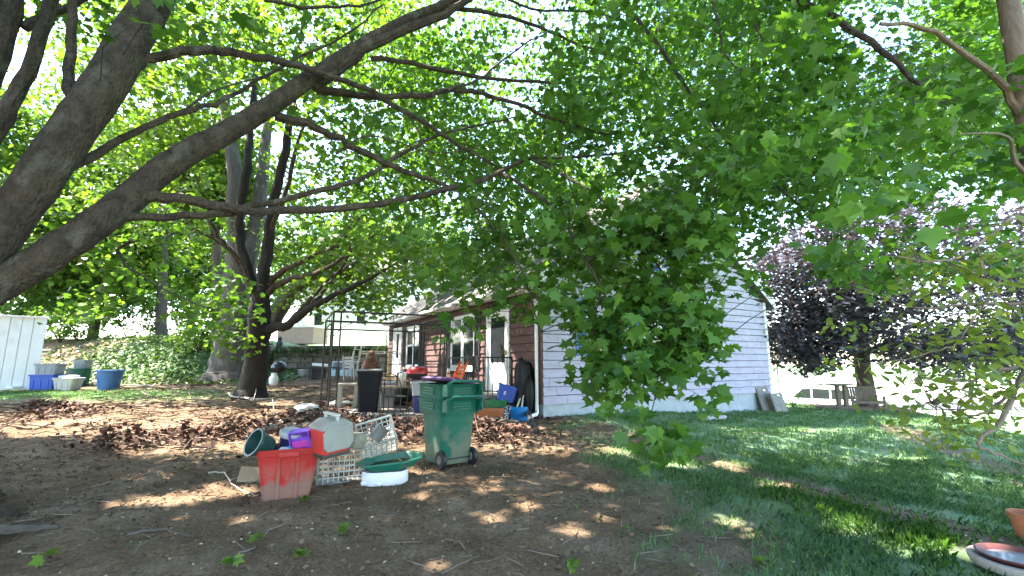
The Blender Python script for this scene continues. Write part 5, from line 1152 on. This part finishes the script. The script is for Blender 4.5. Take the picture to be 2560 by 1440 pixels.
# ---- neighbouring house and shed beyond the wall
q = at(860, 880, 33); NZ = ground_z(q.x, q.y); nh = thing('neighbour_house', 'white clapboard house glowing in the sun beyond the wall', 'house', (q.x, q.y, NZ), R(-22))
m_nw = mat('neighbour_white', (.78, .77, .74), .7, .04, 3); Lh, Hh, Dh = 9.5, 5.2, 7
b_ = MB(); b_.box((0, Dh / 2, Hh / 2 + .3), (Lh, Dh, Hh)); b_.obj('wall', m_nw, nh)
for k in range(26): b_ = MB(); b_.box((0, -.012, .42 + k * .2), (Lh, .024, .17), (R(-4), 0, 0)); b_.obj('clapboard', m_nw, nh)
b_ = MB(); b_.box((0, Dh / 2, .0), (Lh + .02, Dh + .02, .62)); b_.obj('foundation', mat('tan_block', (.3, .25, .2), .9), nh)
b_ = MB(); b_.add([(-Lh / 2 - .3, -.4, Hh + .2), (Lh / 2 + .3, -.4, Hh + .2), (Lh / 2 + .3, Dh / 2, Hh + 3), (-Lh / 2 - .3, Dh / 2, Hh + 3), (Lh / 2 + .3, Dh + .4, Hh + .2), (-Lh / 2 - .3, Dh + .4, Hh + .2)], [(0, 1, 2, 3), (3, 2, 4, 5), (0, 3, 5), (1, 4, 2)]); b_.obj('roof', m_roof, nh)
for wx in (-2.6, 1.4):
    b_ = MB(); b_.box((wx, -.03, 2.35), (.9, .06, 1.1)); w_ = b_.obj('window', m_white, nh); b_ = MB(); b_.box((wx, -.065, 2.35), (.7, .02, .9)); b_.obj('pane', m_glass, w_)
q = at(735, 876, 27); q.z = ground_z(q.x, q.y); lw = thing('low_shed', 'low tan flat-roofed shed in front of the white house', 'shed', q, R(-8)); b_ = MB(); b_.box((0, .8, .48), (2.3, 1.6, .96)); b_.obj('wall', mat('tan_siding', (.36, .26, .2), .85, .1), lw); b_ = MB(); b_.box((0, .8, .99), (2.45, 1.75, .06)); b_.obj('roof', m_nw, lw)

# ---- right side: boxes at the corner, bench, table, car, shrub
q = P0 + E1 * 8.45 + Vector((E1.y, -E1.x, 0)) * .42; q.z = ground_z(q.x, q.y); m_gp = plastic('putty_grey_plastic', (.16, .16, .15), .6, True, .3); m_tagw = mat('white_label', (.7, .7, .7), .6)
for k, (dx, dy, lab, hh) in enumerate(((-.2, .1, 'rear grey panelled lid leaning on the right house corner', .78), (.12, -.02, 'front grey panelled lid leaning beside the right house corner', .6))):
    t = thing('panel_lid', lab, 'lid', q + Vector((dx, dy, 0)), rot=(R(-16), 0, R(30)), group='grey panelled lids')
    b_ = MB(); b_.box((0, 0, hh / 2), (.62, .05, hh)); b_.obj('board', m_gp, t, False, .012)
    for j in range(3):
        for i in range(2): b_ = MB(); b_.box((-.145 + .29 * i, -.028, hh * (.18 + .3 * j)), (.25, .012, hh * .24)); b_.obj('panel', m_gp, t, False, .004)
    b_ = MB(); b_.box((.06, -.037, hh * .86), (.11, .006, .06)); b_.obj('label_plate', m_tagw, t)
m_bw = mat('bench_wood', (.13, .105, .08), .85, .25, 5, .3, 25); q = on(2150, 16.8); bn = thing('garden_bench', 'weathered wooden slatted garden bench under the copper tree', 'bench', q, R(-8)); bn.scale = (.8, .8, .8)
k_ = sc(q); Wb = 1.3
for i in range(12): b_ = MB(); b_.box((-Wb / 2 + .06 + i * (Wb - .12) / 11, .3, .72), (.085, .02, .55), (R(-10), 0, 0)); b_.obj('slat', m_bw, bn)
for i in range(5): b_ = MB(); b_.box((0, -.22 + i * .1, .42), (Wb, .085, .025)); b_.obj('slat', m_bw, bn)
b_ = MB(); b_.box((0, .34, 1.0), (Wb, .05, .08)); b_.box((0, .27, .5), (Wb, .05, .07)); b_.obj('back_rail', m_bw, bn)
b_ = MB(); b_.box((0, -.27, .36), (Wb, .03, .1)); b_.obj('apron', m_bw, bn)
for x0 in (-Wb / 2, Wb / 2):
    b_ = MB(); b_.bar((x0, -.25, 0), (x0, -.25, .62), .08); b_.obj('leg', m_bw, bn); b_ = MB(); b_.bar((x0, .25, 0), (x0, .36, 1.02), .08); b_.obj('leg', m_bw, bn); b_ = MB(); b_.box((x0, 0, .63), (.1, .62, .03)); b_.obj('armrest', m_bw, bn)
q = on(2094, 16.3); tb = thing('post_table', 'rough post with a flat board top left of the bench', 'table', q)
for x0 in (-.13, .13): b_ = MB(); b_.box((x0, 0, .4), (.11, .12, .82)); b_.obj('post', m_bw, tb)
b_ = MB(); b_.box((0, 0, .83), (.75, .5, .04)); b_.obj('top', m_bw, tb)
a, c = G(2040, 1022), G(2180, 1030); a.z += .06; c.z += .06; plank('grey timber edging on the ground before the bench', a, c, .12, .12, m_bw, 'timber')
# parked white sport utility vehicle, seen low behind the lawn crest
cy_ = 27.0; cp_ = at(2045, 990, cy_); cp_.z = ground_z(cp_.x, cy_); 
TOPZ = at(2030, 963, cy_).z; HC = 1.82
car = thing('parked_car', 'white sport utility vehicle parked below the lawn behind the post table', 'car', (cp_.x, cp_.y, TOPZ - HC), R(124))
CARZ = TOPZ - HC
m_car = mat('white_car_paint', (.7, .71, .73), .22, .03, spec=.5, coat=.5)
side = [(-2.3, .45), (-2.35, .8), (-2.3, 1.05), (-1.95, 1.72), (-1.75, 1.8), (.3, 1.8), (.55, 1.74), (1.15, 1.1), (2.1, .98), (2.32, .8), (2.32, .4), (1.95, .35), (1.9, .5), (1.75, .7), (1.5, .78), (1.25, .7), (1.1, .5), (1.05, .35), (-1.0, .35), (-1.05, .5), (-1.2, .7), (-1.45, .78), (-1.7, .7), (-1.85, .5), (-1.9, .4)]
b_ = MB(); b_.prism(side, 1.8); b_.obj('body', m_car, car, False, .05)
for s_ in (-1, 1):
    for poly_ in ([(-1.85, 1.16), (-1.68, 1.64), (-1.05, 1.66), (-1.05, 1.14)], [(-.95, 1.14), (-.95, 1.66), (-.1, 1.66), (-.1, 1.12)], [(0, 1.12), (0, 1.66), (.42, 1.62), (.95, 1.12)]):
        b_ = MB(); b_.prism(poly_, .02, Matrix.Translation((0, s_ * .902, 0))); b_.obj('window', m_glass, car)
    b_ = MB(); b_.box((-2.27, s_ * .8, 1.1), (.14, .16, .45)); b_.obj('tail_light', mat('red_lens', (.35, .01, .01), .2), car, False, .02)
    for x0 in (-1.45, 1.5):
        b_ = MB(); b_.lathe([(.2, -.11), (.34, -.11), (.36, -.08), (.36, .08), (.34, .11), (.2, .11)], 20, M=Matrix.Translation((x0, s_ * .8, .36)) @ Matrix.Rotation(R(90), 4, 'X')); w_ = b_.obj('wheel', mat('tyre_rubber', (.015, .015, .015), .85), car, True)
        b_ = MB(); b_.lathe([(0, -.1), (.21, -.1), (.21, .1), (0, .1)], 14, M=Matrix.Translation((x0, s_ * .81, .36)) @ Matrix.Rotation(R(90), 4, 'X')); b_.obj('rim', m_steel, w_, True)
b_ = MB(); b_.box((-2.13, 0, 1.4), (.03, 1.45, .45), (0, R(28), 0)); b_.obj('rear_window', m_glass, car)
b_ = MB(); b_.bar((-1.6, -.7, 1.86), (.2, -.7, 1.86), .04); b_.bar((-1.6, .7, 1.86), (.2, .7, 1.86), .04); b_.bar((-1.2, -.7, 1.86), (-1.2, .7, 1.86), .03); b_.bar((-.2, -.7, 1.86), (-.2, .7, 1.86), .03); b_.obj('roof_rack', m_blk, car)
gp = MB(); V = [(cp_.x + dx, cp_.y + dy, CARZ) for dx in (-3.5, 3.5) for dy in (-2.5, 2.5)]
gp.box((cp_.x, cp_.y, (CARZ + cp_.z) / 2 - .3), (7, 5.5, abs(CARZ - cp_.z) + .6)); pad = gp.obj('driveway', m_road); tag(pad, 'driveway below the lawn crest under the white vehicle', None, None, 'structure')
pad.location.z = CARZ - max(v.co.z for v in pad.data.vertices)
q = on(1972, 16.6); sb = thing('shrub', 'small round green shrub at the corner of the house', 'shrub', q); sb['worldspace'] = 1
b_ = MB()
for k in range(6): a = k * 1.05; b_.tube([q, q + Vector((.12 * math.cos(a), .12 * math.sin(a), .2)), q + Vector((.25 * math.cos(a), .25 * math.sin(a), .38))], [.015, .01, .004], 5)
b_.obj('stem', m_twig, sb)
Pq = cluster_pts(crown_fill(16, q + Vector((0, 0, .32)), (.38, .35, .26), None, False), 26, .14); o = npmesh('foliage', leaves(Pq, RNG.uniform(.04, .07, len(Pq)), OVAL, (-.5, .8)), len(OVAL), m_ivy, sb, tints(Pq)); o['kind'] = 'stuff'
q = on(1941, 17.0); fd = thing('bird_feeder', 'hanging plant on a slim pole past the house corner', 'feeder', q); b_ = MB(); b_.tube([(0, 0, 0), (0, 0, 1.5)], .02, 6); b_.obj('pole', m_bw, fd); b_ = MB(); b_.lathe([(0, 1.5), (.12, 1.52), (.16, 1.65), (.02, 1.65)], 12); b_.obj('basket', m_bw, fd)
fd['worldspace'] = 1; fq = fd.location + Vector((0, 0, 1.75)); Pq = cluster_pts([fq] * 6, 26, .22); o = npmesh('foliage', leaves(Pq, .07, OVAL, (-.5, 1)), len(OVAL), m_ivy, fd, tints(Pq)); o['kind'] = 'stuff'
# pale cut log and stake on the lawn near the gable
a, c = G(1760, 1054), G(1812, 1050); mb = MB(); mb.tube([Vector((0, 0, .06)), (c - a) * .5 + Vector((0, 0, .07)), (c - a) + Vector((0, 0, .06))], .06, 12, True, .1); o = mb.obj('cut_log', mat('pale_log', (.3, .28, .3), .85, .2, 6), None, True); o.location = a; tag(o, 'pale cut log lying on the lawn before the gable', 'log')
q = G(1757, 1052); mb = MB(); mb.tube([(0, 0, -.05), (0, 0, .42)], .012, 6); mb.tube([(-.05, 0, .4), (.05, 0, .4)], .01, 6); o = mb.obj('garden_stake', m_iron, None); o.location = q; tag(o, 'short black metal stake beside the pale cut log', 'stake')
# bottom-right: round basin and terracotta pot
q = G(2548, 1432); bs = thing('stone_basin', 'wide pale round basin with a rusty inner ring at lower right', 'basin', q, 0); bs.scale = (.85, .85, .85)
b_ = MB(); b_.lathe([(0, 0), (.22, 0), (.29, .035), (.31, .085), (.31, .105), (.27, .112), (.25, .105), (.23, .09), (0, .095)], 40); b_.obj('bowl', mat('pale_stone', (.26, .235, .21), .85, .15, 7, .3, 30), bs, True)
b_ = MB(); b_.lathe([(.18, .09), (.25, .13), (.26, .142), (.245, .147), (.21, .118), (.17, .104), (.16, .1)], 40); b_.obj('rusty_ring', mat('rusty_metal', (.1, .035, .03), .6, .3, 10), bs, True)
b_ = MB(); b_.lathe([(.0, .108), (.195, .109), (.2, .112), (0, .112)], 32); b_.obj('water', mat('still_water', (.2, .21, .22), .06, .1), bs, True)
q = G(2585, 1362); pot('clay_pot', 'terracotta pot cut by the right edge of the picture', 'pot', q, .125, .09, .25, mat('terracotta', (.3, .11, .05), .85, .15, 8, .2, 30), (0, 0, 0), .012, 28)
# crumpled sheets by the gazebo post, pale dead branch, log at lower left
m_rub = mat('dirty_white_plastic', (.42, .42, .4), .6, .25, 6, .5, 20)
lump('plastic_bag', 'dirty white plastic bag left of the gazebo post', 'bag', G(772, 1030), (.55, .4, .2), m_rub, 21, .3, 3, .5); lump('plastic_bag', 'crumpled pale sheet right at the foot of the gazebo post', 'sheet', G(815, 1056), (.42, .34, .13), m_rub, 22, 1.3, 3, .5); lump('plastic_bag', 'greyish bag lying under the beige table', 'bag', G(848, 1016), (.5, .3, .16), mat('grey_sheet', (.26, .25, .23), .8, .3), 25, .8, 3, .5)
def dead(name, lab, cat, pts, r, m, kids=()):
    t = thing(name, lab, cat, pts[0]); t['worldspace'] = 1
    limb(t, [(Vector(p), r * (1 - .7 * i / (len(pts) - 1))) for i, p in enumerate(pts)], m, 'stem', 7, .006, .15)
    for kp in kids: limb(t, [(Vector(p), r * .5 * (1 - .7 * i / (len(kp) - 1))) for i, p in enumerate(kp)], m, 'side_branch', 6, .004, .15)
    return t
m_dead = mat('bleached_wood', (.4, .35, .3), .85, .2, 6)
def gp_(u, v, dz=.03): p = G(u, v); p.z += dz; return p
dead('dead_branch', 'bleached forked dead branch at the foot of the dark trunk', 'branch', [gp_(570, 993, .12), gp_(580, 998, .08), gp_(610, 1000, .06), gp_(632, 1006, .04)], .03, m_dead, ([gp_(610, 1000, .08), gp_(660, 1003, .06), gp_(712, 998, .12)], [gp_(632, 1006), gp_(637, 998, .16), gp_(638, 992, .3)]))
m_log = mat('grey_log', (.075, .063, .052), .95, .3, 6, .6, 20); dead('fallen_log', 'grey fallen log at the lower left corner', 'log', [gp_(-30, 1345, .05), gp_(60, 1340, .06), gp_(145, 1330, .04)], .055, m_log)
dead('fallen_stick', 'long forked stick in the foreground below the red tub', 'stick', [gp_(320, 1345), gp_(395, 1340, .05), gp_(480, 1350)], .014, m_log, ([gp_(395, 1340, .05), gp_(330, 1328, .05)],))
dead('fallen_stick', 'curved upright stick on the bare earth at bottom centre', 'stick', [gp_(1490, 1395), gp_(1505, 1372, .06), gp_(1520, 1340, .1)], .008, m_log); dead('fallen_stick', 'thin dark stick near the bottom edge, right of centre', 'stick', [gp_(1800, 1440), gp_(1810, 1410, .05), gp_(1822, 1390, .06)], .009, m_log); dead('fallen_stick', 'short stick pointing up at the bottom edge left of centre', 'stick', [gp_(1408, 1398, .03), gp_(1412, 1425, .02), gp_(1420, 1440, .02)], .007, m_log); dead('fallen_stick', 'slanting stick lying between the dapples at lower right', 'stick', [gp_(1680, 1372), gp_(1710, 1385, .04), gp_(1740, 1400)], .01, m_log)
dead('fallen_stick', 'pale forked twig in the sun patch left of the red tub', 'stick', [gp_(520, 1193, .05), gp_(560, 1195, .06), gp_(580, 1218, .03), gp_(640, 1245, .02)], .01, m_dead, ([gp_(575, 1210, .04), gp_(600, 1200, .05)],))
dead('fallen_stick', 'upright grey twig poking from the brush behind the red tub', 'stick', [gp_(682, 1075, .02), gp_(683, 1050, .2), gp_(676, 1040, .4)], .015, m_dead, ([gp_(683, 1055, .2), gp_(697, 1058, .26)],))

# ---- seedlings
for k, (u, v, s_, lab) in enumerate(((640, 1372, .09, 'broad green seedling leaf left of the yellow-edged one'), (750, 1402, .07, 'ragged green weed below the broad seedling leaf'), (860, 1340, .075, 'green maple seedling on the bare earth beneath the tray'), (112, 1418, .10, 'bright green seedling at the lower left corner'), (580, 1425, .08, 'low green weed at the bottom edge left of centre'), (765, 1255, .06, 'small weed at the foot of the red tub'), (1432, 1430, .06, 'tiny green weed at the bottom centre of the yard'), (1905, 1425, .07, 'leafy weed at the bottom edge right of centre'))):
    q = G(u, v); t = thing('maple_seedling', lab, 'seedling', q, group='seedlings on the bare earth')
    b_ = MB(); b_.tube([(0, 0, 0), (.005, 0, s_ * .5), (0, .006, s_)], .003, 5); b_.obj('stem', m_twig, t)
    n_ = 5 + k % 3; Pp = np.tile(np.array([[0, 0, s_ * .9]]), (n_, 1)) + RNG.normal(0, .008, (n_, 3)); Vv = leaves(Pp, RNG.uniform(.06, .10, n_), MAPLE, (-.3, .5))
    for j in range(n_):
        me = bpy.data.meshes.new('leaf'); me.from_pydata([tuple(x) for x in Vv[j]], [], [tuple(range(Vv.shape[1]))]); a = me.attributes.new('tint', 'FLOAT', 'POINT'); a.data.foreach_set('value', np.full(Vv.shape[1], RNG.uniform(.3, 1), np.float32)); me.materials.append(m_leafb); link(bpy.data.objects.new('leaf', me), t)
# ---------------------------------------------------------------- litter, brush, grass, ivy
def flat_pts(x, y, dz=0): return np.stack([x, y, hgt(x, y) + dz], 1)
def sample(n, x0, x1, y0, y1, w):
    X = RNG.uniform(x0, x1, n); Y = RNG.uniform(y0, y1, n); k = RNG.uniform(0, 1, n) < w(X, Y); return X[k], Y[k]
def shape_leaves(P, size, shape, up):
    return leaves(P, size, shape, up, curl=.5)
def litmat(name, ca, cb):
    m = bpy.data.materials.new(name); m.use_nodes = True; n = m.node_tree.nodes; l = m.node_tree.links; b = n['Principled BSDF']; b.inputs['Roughness'].default_value = .85; b.inputs['Specular IOR Level'].default_value = .2
    a = n.new('ShaderNodeAttribute'); a.attribute_name = 'tint'; r = n.new('ShaderNodeValToRGB'); r.color_ramp.elements[0].color = (*ca, 1); r.color_ramp.elements[1].color = (*cb, 1); l.new(a.outputs['Fac'], r.inputs['Fac']); l.new(r.outputs[0], b.inputs['Base Color']); return m
m_lit = litmat('dead_leaf', (.055, .036, .023), (.22, .155, .1)); m_brown = litmat('brown_leaf', (.03, .017, .012), (.17, .092, .066)); m_pl = litmat('pale_seed', (.3, .27, .17), (.5, .45, .3))
bare = lambda x, y: (1 - grass_w(x, y)) * np.clip(1.6 - y / 16, .35, 1)
X, Y = sample(60000, -13, 7, 2.4, 15, lambda x, y: bare(x, y) * np.where(y < 7, 1, .45) * np.where(np.abs(x) < y * 1.25 + 1, 1, 0))
P = flat_pts(X, Y, .012); o = npmesh('leaf_litter', leaves(P, RNG.uniform(.5, 1, len(P)) ** 2 * RNG.choice([.03, .05, .075], len(P), p=[.55, .33, .12]), KITE, (-.35, .25), curl=.6), 4, m_lit, None, np.clip(RNG.beta(1.5, 2.5, len(P)), 0, 1)); tag(o, 'dead leaves strewn over the bare earth', 'leaf litter', None, 'stuff')
X, Y = sample(1500, -8, 8, 2.4, 9, lambda x, y: .25 + .75 * bare(x, y)); P = flat_pts(X, Y, .016); o = npmesh('maple_seeds', leaves(P, RNG.uniform(.018, .035, len(P)), OVAL, (-.3, .2), curl=.3), len(OVAL), m_pl, None, RNG.uniform(0, 1, len(P))); tag(o, 'pale winged maple seeds scattered over the yard', 'seeds', None, 'stuff')
def sticks(n, w, x0, x1, y0, y1, L, r, lift, rng=RNG, tilt=.12):
    X, Y = sample(n, x0, x1, y0, y1, w); N = len(X); az = rng.uniform(0, np.pi, N); ln = rng.uniform(L[0], L[1], N) ** 1; rr = rng.uniform(r[0], r[1], N); ti = rng.normal(0, tilt, N)
    d = np.stack([np.cos(az) * np.cos(ti), np.sin(az) * np.cos(ti), np.sin(ti)], 1) * ln[:, None]
    c = flat_pts(X, Y) + np.stack([np.zeros(N), np.zeros(N), rr + lift(X, Y, rng.uniform(0, 1, N))], 1)
    s = np.stack([-np.sin(az), np.cos(az), np.zeros(N)], 1); u = np.array([[0, 0, 1.0]])
    bend = rng.normal(0, .12, N)[:, None] * ln[:, None] * s
    Q = []
    for k in range(3):
        a0, a1 = k * 2.0944, (k + 1) * 2.0944
        o0 = (s * math.cos(a0) + u * math.sin(a0)) * rr[:, None]; o1 = (s * math.cos(a1) + u * math.sin(a1)) * rr[:, None]
        m = c + bend
        Q.append(np.stack([c - d / 2 + o0 * .9, c - d / 2 + o1 * .9, m + o1, m + o0], 1)); Q.append(np.stack([m + o0, m + o1, c + d / 2 + o1 * .4, c + d / 2 + o0 * .4], 1))
    t = rng.uniform(0, 1, N); return np.concatenate(Q), np.tile(t, 6)
m_stk = litmat('stick_wood', (.05, .035, .028), (.2, .15, .12)); m_stk2 = litmat('brush_wood', (.045, .028, .022), (.25, .17, .135))
V, T = sticks(1900, bare, -9, 5, 2.4, 11, (.06, .4), (.0025, .008), lambda x, y, r: .01 * r); o = npmesh('twig_litter', V, 4, m_stk, None, T); tag(o, 'small twigs littering the bare earth', 'twigs', None, 'stuff')
# brush heap: a long low mound of raked sticks and leaves
BP = [(G(300, 1118)), (G(480, 1105)), (G(640, 1080)), (G(790, 1060)), (G(980, 1075)), (G(1090, 1090)), (G(1230, 1095))]
BPl = [(p.x, p.y) for p in BP]
def brush(x, y): return np.exp(-(pathd(x, y, BPl) / (.34 + .3 * sst(-6, -3.5, x))) ** 2) * (.75 + .5 * wav(x, y, 2.6, .9))
BL = [(p.x, p.y) for p in (G(0, 1018), G(90, 1022), G(180, 1030))]
def brush2(x, y): return np.maximum(brush(x, y), .6 * np.exp(-(pathd(x, y, BL) / .5) ** 2))
lift = lambda x, y, r: .30 * np.clip(brush2(x, y), 0, 1.2) * r ** .7
zone = lambda x, y: .07 * sst(1.5, 0, x) * sst(6.2, 8, y) * sst(13, 10.5, y) * np.clip(.6 + wav(x, y, 1.7, 2.), 0, 1.5)
wb = lambda x, y: np.clip(np.clip(brush2(x, y) * 1.5, .0, 1) ** 1.3 + zone(x, y), 0, 1)
V, T = sticks(16000, wb, -12, 2, 5, 15, (.12, .75), (.004, .014), lift, tilt=.25); o = npmesh('brush_pile', V, 4, m_stk2, None, T); tag(o, 'long low heap of raked brown sticks and brush', 'brush pile', None, 'stuff')
X, Y = sample(36000, -12, 2, 5, 15, wb); P = flat_pts(X, Y) + np.stack([np.zeros(len(X)), np.zeros(len(X)), lift(X, Y, RNG.uniform(0, 1, len(X))) + .02], 1)
o = npmesh('raked_leaves', leaves(P, RNG.uniform(.05, .12, len(P)), MAPLE_LO, (-.8, .9), curl=.7), len(MAPLE_LO), m_brown, None, RNG.beta(1.6, 2.2, len(P))); tag(o, 'curled brown dead leaves raked over the brush heap', 'dead leaves', None, 'stuff')
# sticks strewn around the dark trunk and bank
V, T = sticks(2600, lambda x, y: .6 * sst(2, -1, x), -14, 1, 9, 18, (.2, .9), (.005, .014), lambda x, y, r: .05 * r, tilt=.15); o = npmesh('fallen_twigs', V, 4, m_stk2, None, T); tag(o, 'fallen twigs strewn round the dark trunk', 'twigs', None, 'stuff')
# low weeds in clumps on the bare earth
cx, cy2 = sample(170, -5, 4.5, 2.6, 7.5, lambda x, y: np.clip(.25 + .5 * sst(-2, 2, x), 0, 1)); Pw = flat_pts(cx, cy2, .02); k_ = RNG.integers(4, 16, len(cx)); Pw = np.repeat(Pw, k_, 0); Pw = Pw + RNG.normal(0, 1, Pw.shape) * (.07, .07, .006)
o = npmesh('low_weeds', leaves(Pw, RNG.uniform(.012, .035, len(Pw)), OVAL, (-.5, .3)), len(OVAL), m_ivy, None, tints(Pw)); tag(o, 'low green weeds in small clumps on the bare earth', 'weeds', None, 'stuff')
# grass
m_gr = leafmat('grass_blade', (.07, .155, .07), (.2, .33, .135), .35, (1.2, 1.2, .6), .5, .3)
def grass(n, x0, x1, y0, y1, w, L, wd):
    X, Y = sample(n, x0, x1, y0, y1, w); N = len(X); P = flat_pts(X, Y, -.004); az = RNG.uniform(0, 6.283, N); ln = RNG.uniform(L[0], L[1], N); le = RNG.uniform(.1, .75, N)
    s = np.stack([np.cos(az), np.sin(az), np.zeros(N)], 1) * (RNG.uniform(wd[0], wd[1], N))[:, None]
    dirn = np.stack([-np.sin(az), np.cos(az), np.zeros(N)], 1); m = P + np.stack([dirn[:, 0] * ln * le * .35, dirn[:, 1] * ln * le * .35, ln * .6], 1); t = P + np.stack([dirn[:, 0] * ln * le, dirn[:, 1] * ln * le, ln * (1 - .35 * le)], 1)
    return np.stack([P - s, P + s, m + s * .7, t, m - s * .7], 1), np.clip(.5 + .3 * wav(X, Y, 2.1, .6) + RNG.normal(0, .33, N), 0, 1)
fov = lambda x, y: (np.abs(x) < y * 1.2 + .8) & (np.hypot(x - bs.location.x, y - bs.location.y) > .36)
tuft = lambda x, y: np.clip(.5 + .9 * wav(x, y, 3.3, 1.9), .05, 1)
A1 = grass(150000, .4, 8, 2.4, 7.5, lambda x, y: grass_w(x, y) * fov(x, y) * tuft(x, y), (.03, .095), (.002, .0045))
A2 = grass(90000, .6, 15, 7.5, 18, lambda x, y: grass_w(x, y) * fov(x, y) * tuft(x, y), (.04, .10), (.005, .010))
tall = lambda x, y: np.clip(np.exp(-(pathd(x, y, [(3.1, 5.1), (3.35, 4.2), (3.5, 3.6), (3.6, 3.0)]) / .34) ** 2) * (.45 + .8 * wav(x, y, 6.3, .8)), 0, .8)
A3 = grass(30000, 2.4, 4.6, 2.5, 5.8, lambda x, y: tall(x, y) * fov(x, y), (.035, .13), (.0016, .003))
A4 = grass(26000, -18, -8, 12.8, 16, lambda x, y: grass_w(x, y), (.03, .08), (.004, .007))
A5 = grass(14000, 9, 30, 5, 30, lambda x, y: sst(.3, 1, grass_w(x, y)) * (y > x * .55), (.05, .12), (.008, .014))
V = np.concatenate([a[0] for a in (A1, A2, A4, A5)]); T = np.concatenate([a[1] for a in (A1, A2, A4, A5)])
o = npmesh('grass', V, 5, m_gr, None, T); tag(o, 'short green lawn grass growing on the right', 'grass', None, 'stuff')
o = npmesh('tall_grass', A3[0], 5, leafmat('sunlit_grass_blade', (.05, .13, .025), (.13, .27, .045), .4, (1.2, 1.2, .5), .5, .3), None, A3[1]); tag(o, 'taller grass strip by the round basin, blades toned as sunlit', 'grass', None, 'stuff')  # yellow of sunlit grass is put into the blade colour of this strip
# ivy on the bank and along the wall
X, Y = sample(22000, -20, -8, 16.3, 22.8, lambda x, y: sst(-8.2, -9.5, x) * sst(16.3, 17.6, y) * np.clip(.3 + sst(-19, -14.5, x + .8 * wav(x, y, .9)), 0, 1)); P = flat_pts(X, Y, .05) + RNG.normal(0, .05, (len(X), 3))
o = npmesh('ivy', leaves(P, RNG.uniform(.09, .17, len(P)), KITE, (-.2, .9)), 4, m_ivy, None, tints(P)); tag(o, 'ivy covering the earth bank behind the round tub', 'ivy', None, 'stuff')
n_ = 4200; X = RNG.uniform(wa.x - .5, wa.x + 7.5, n_); P = np.stack([X, RNG.uniform(21.75, 22.3, n_), 2.2 - np.abs(RNG.normal(0, .28, n_)) * (1.2 - .1 * (X - wa.x)).clip(.3) + .12], 1)
o = npmesh('wall_ivy', leaves(P, RNG.uniform(.08, .15, n_), KITE, (.2, 1.4)), 4, m_ivy, None, tints(P)); tag(o, 'ivy hanging over the top of the stone wall', 'ivy', None, 'stuff')
# undergrowth shrubs on the bank
for k, (u, v, Y_, w_, h_, lab) in enumerate(((150, 850, 20.5, 1.6, 1.5, 'dense shrub on the bank right behind the white shed panel'), (330, 800, 28, 3.4, 3.6, 'bright shrub beyond the lane above the bank'), (60, 800, 22, 2.2, 2.2, 'broad shrub rising over the white shed panel'), (440, 800, 30, 3.2, 3.4, 'shrub beyond the lane left of the giant trunk'), (500, 840, 19.5, 1.0, 1.3, 'leafy sapling hugging the left side of the giant trunk'))):
    p = at(u, v, Y_); p.z = ground_z(p.x, Y_); t = thing('shrub', lab, 'shrub', p); t['worldspace'] = 1
    b_ = MB()
    for j in range(7): a = j * .9; b_.tube([p, p + Vector((w_ * .25 * math.cos(a), w_ * .25 * math.sin(a), h_ * .45)), p + Vector((w_ * .5 * math.cos(a), w_ * .5 * math.sin(a), h_ * .9))], [.03, .02, .006], 5)
    b_.obj('stem', m_twig, t)
    C = crown_fill(int(26 * w_), p + Vector((0, 0, h_ * .55)), (w_, w_ * .7, h_ * .6), None, False, .05); Pq = cluster_pts(C, 34, .34); o = npmesh('foliage', leaves(Pq, RNG.uniform(.10, .18, len(Pq)), KITE, (0, 1.2)), 4, m_leafb if k != 2 else m_leaf, t, tints(Pq)); o['kind'] = 'stuff'
for o in list(bpy.data.objects):
    if 'worldspace' in o.keys(): del o['worldspace']
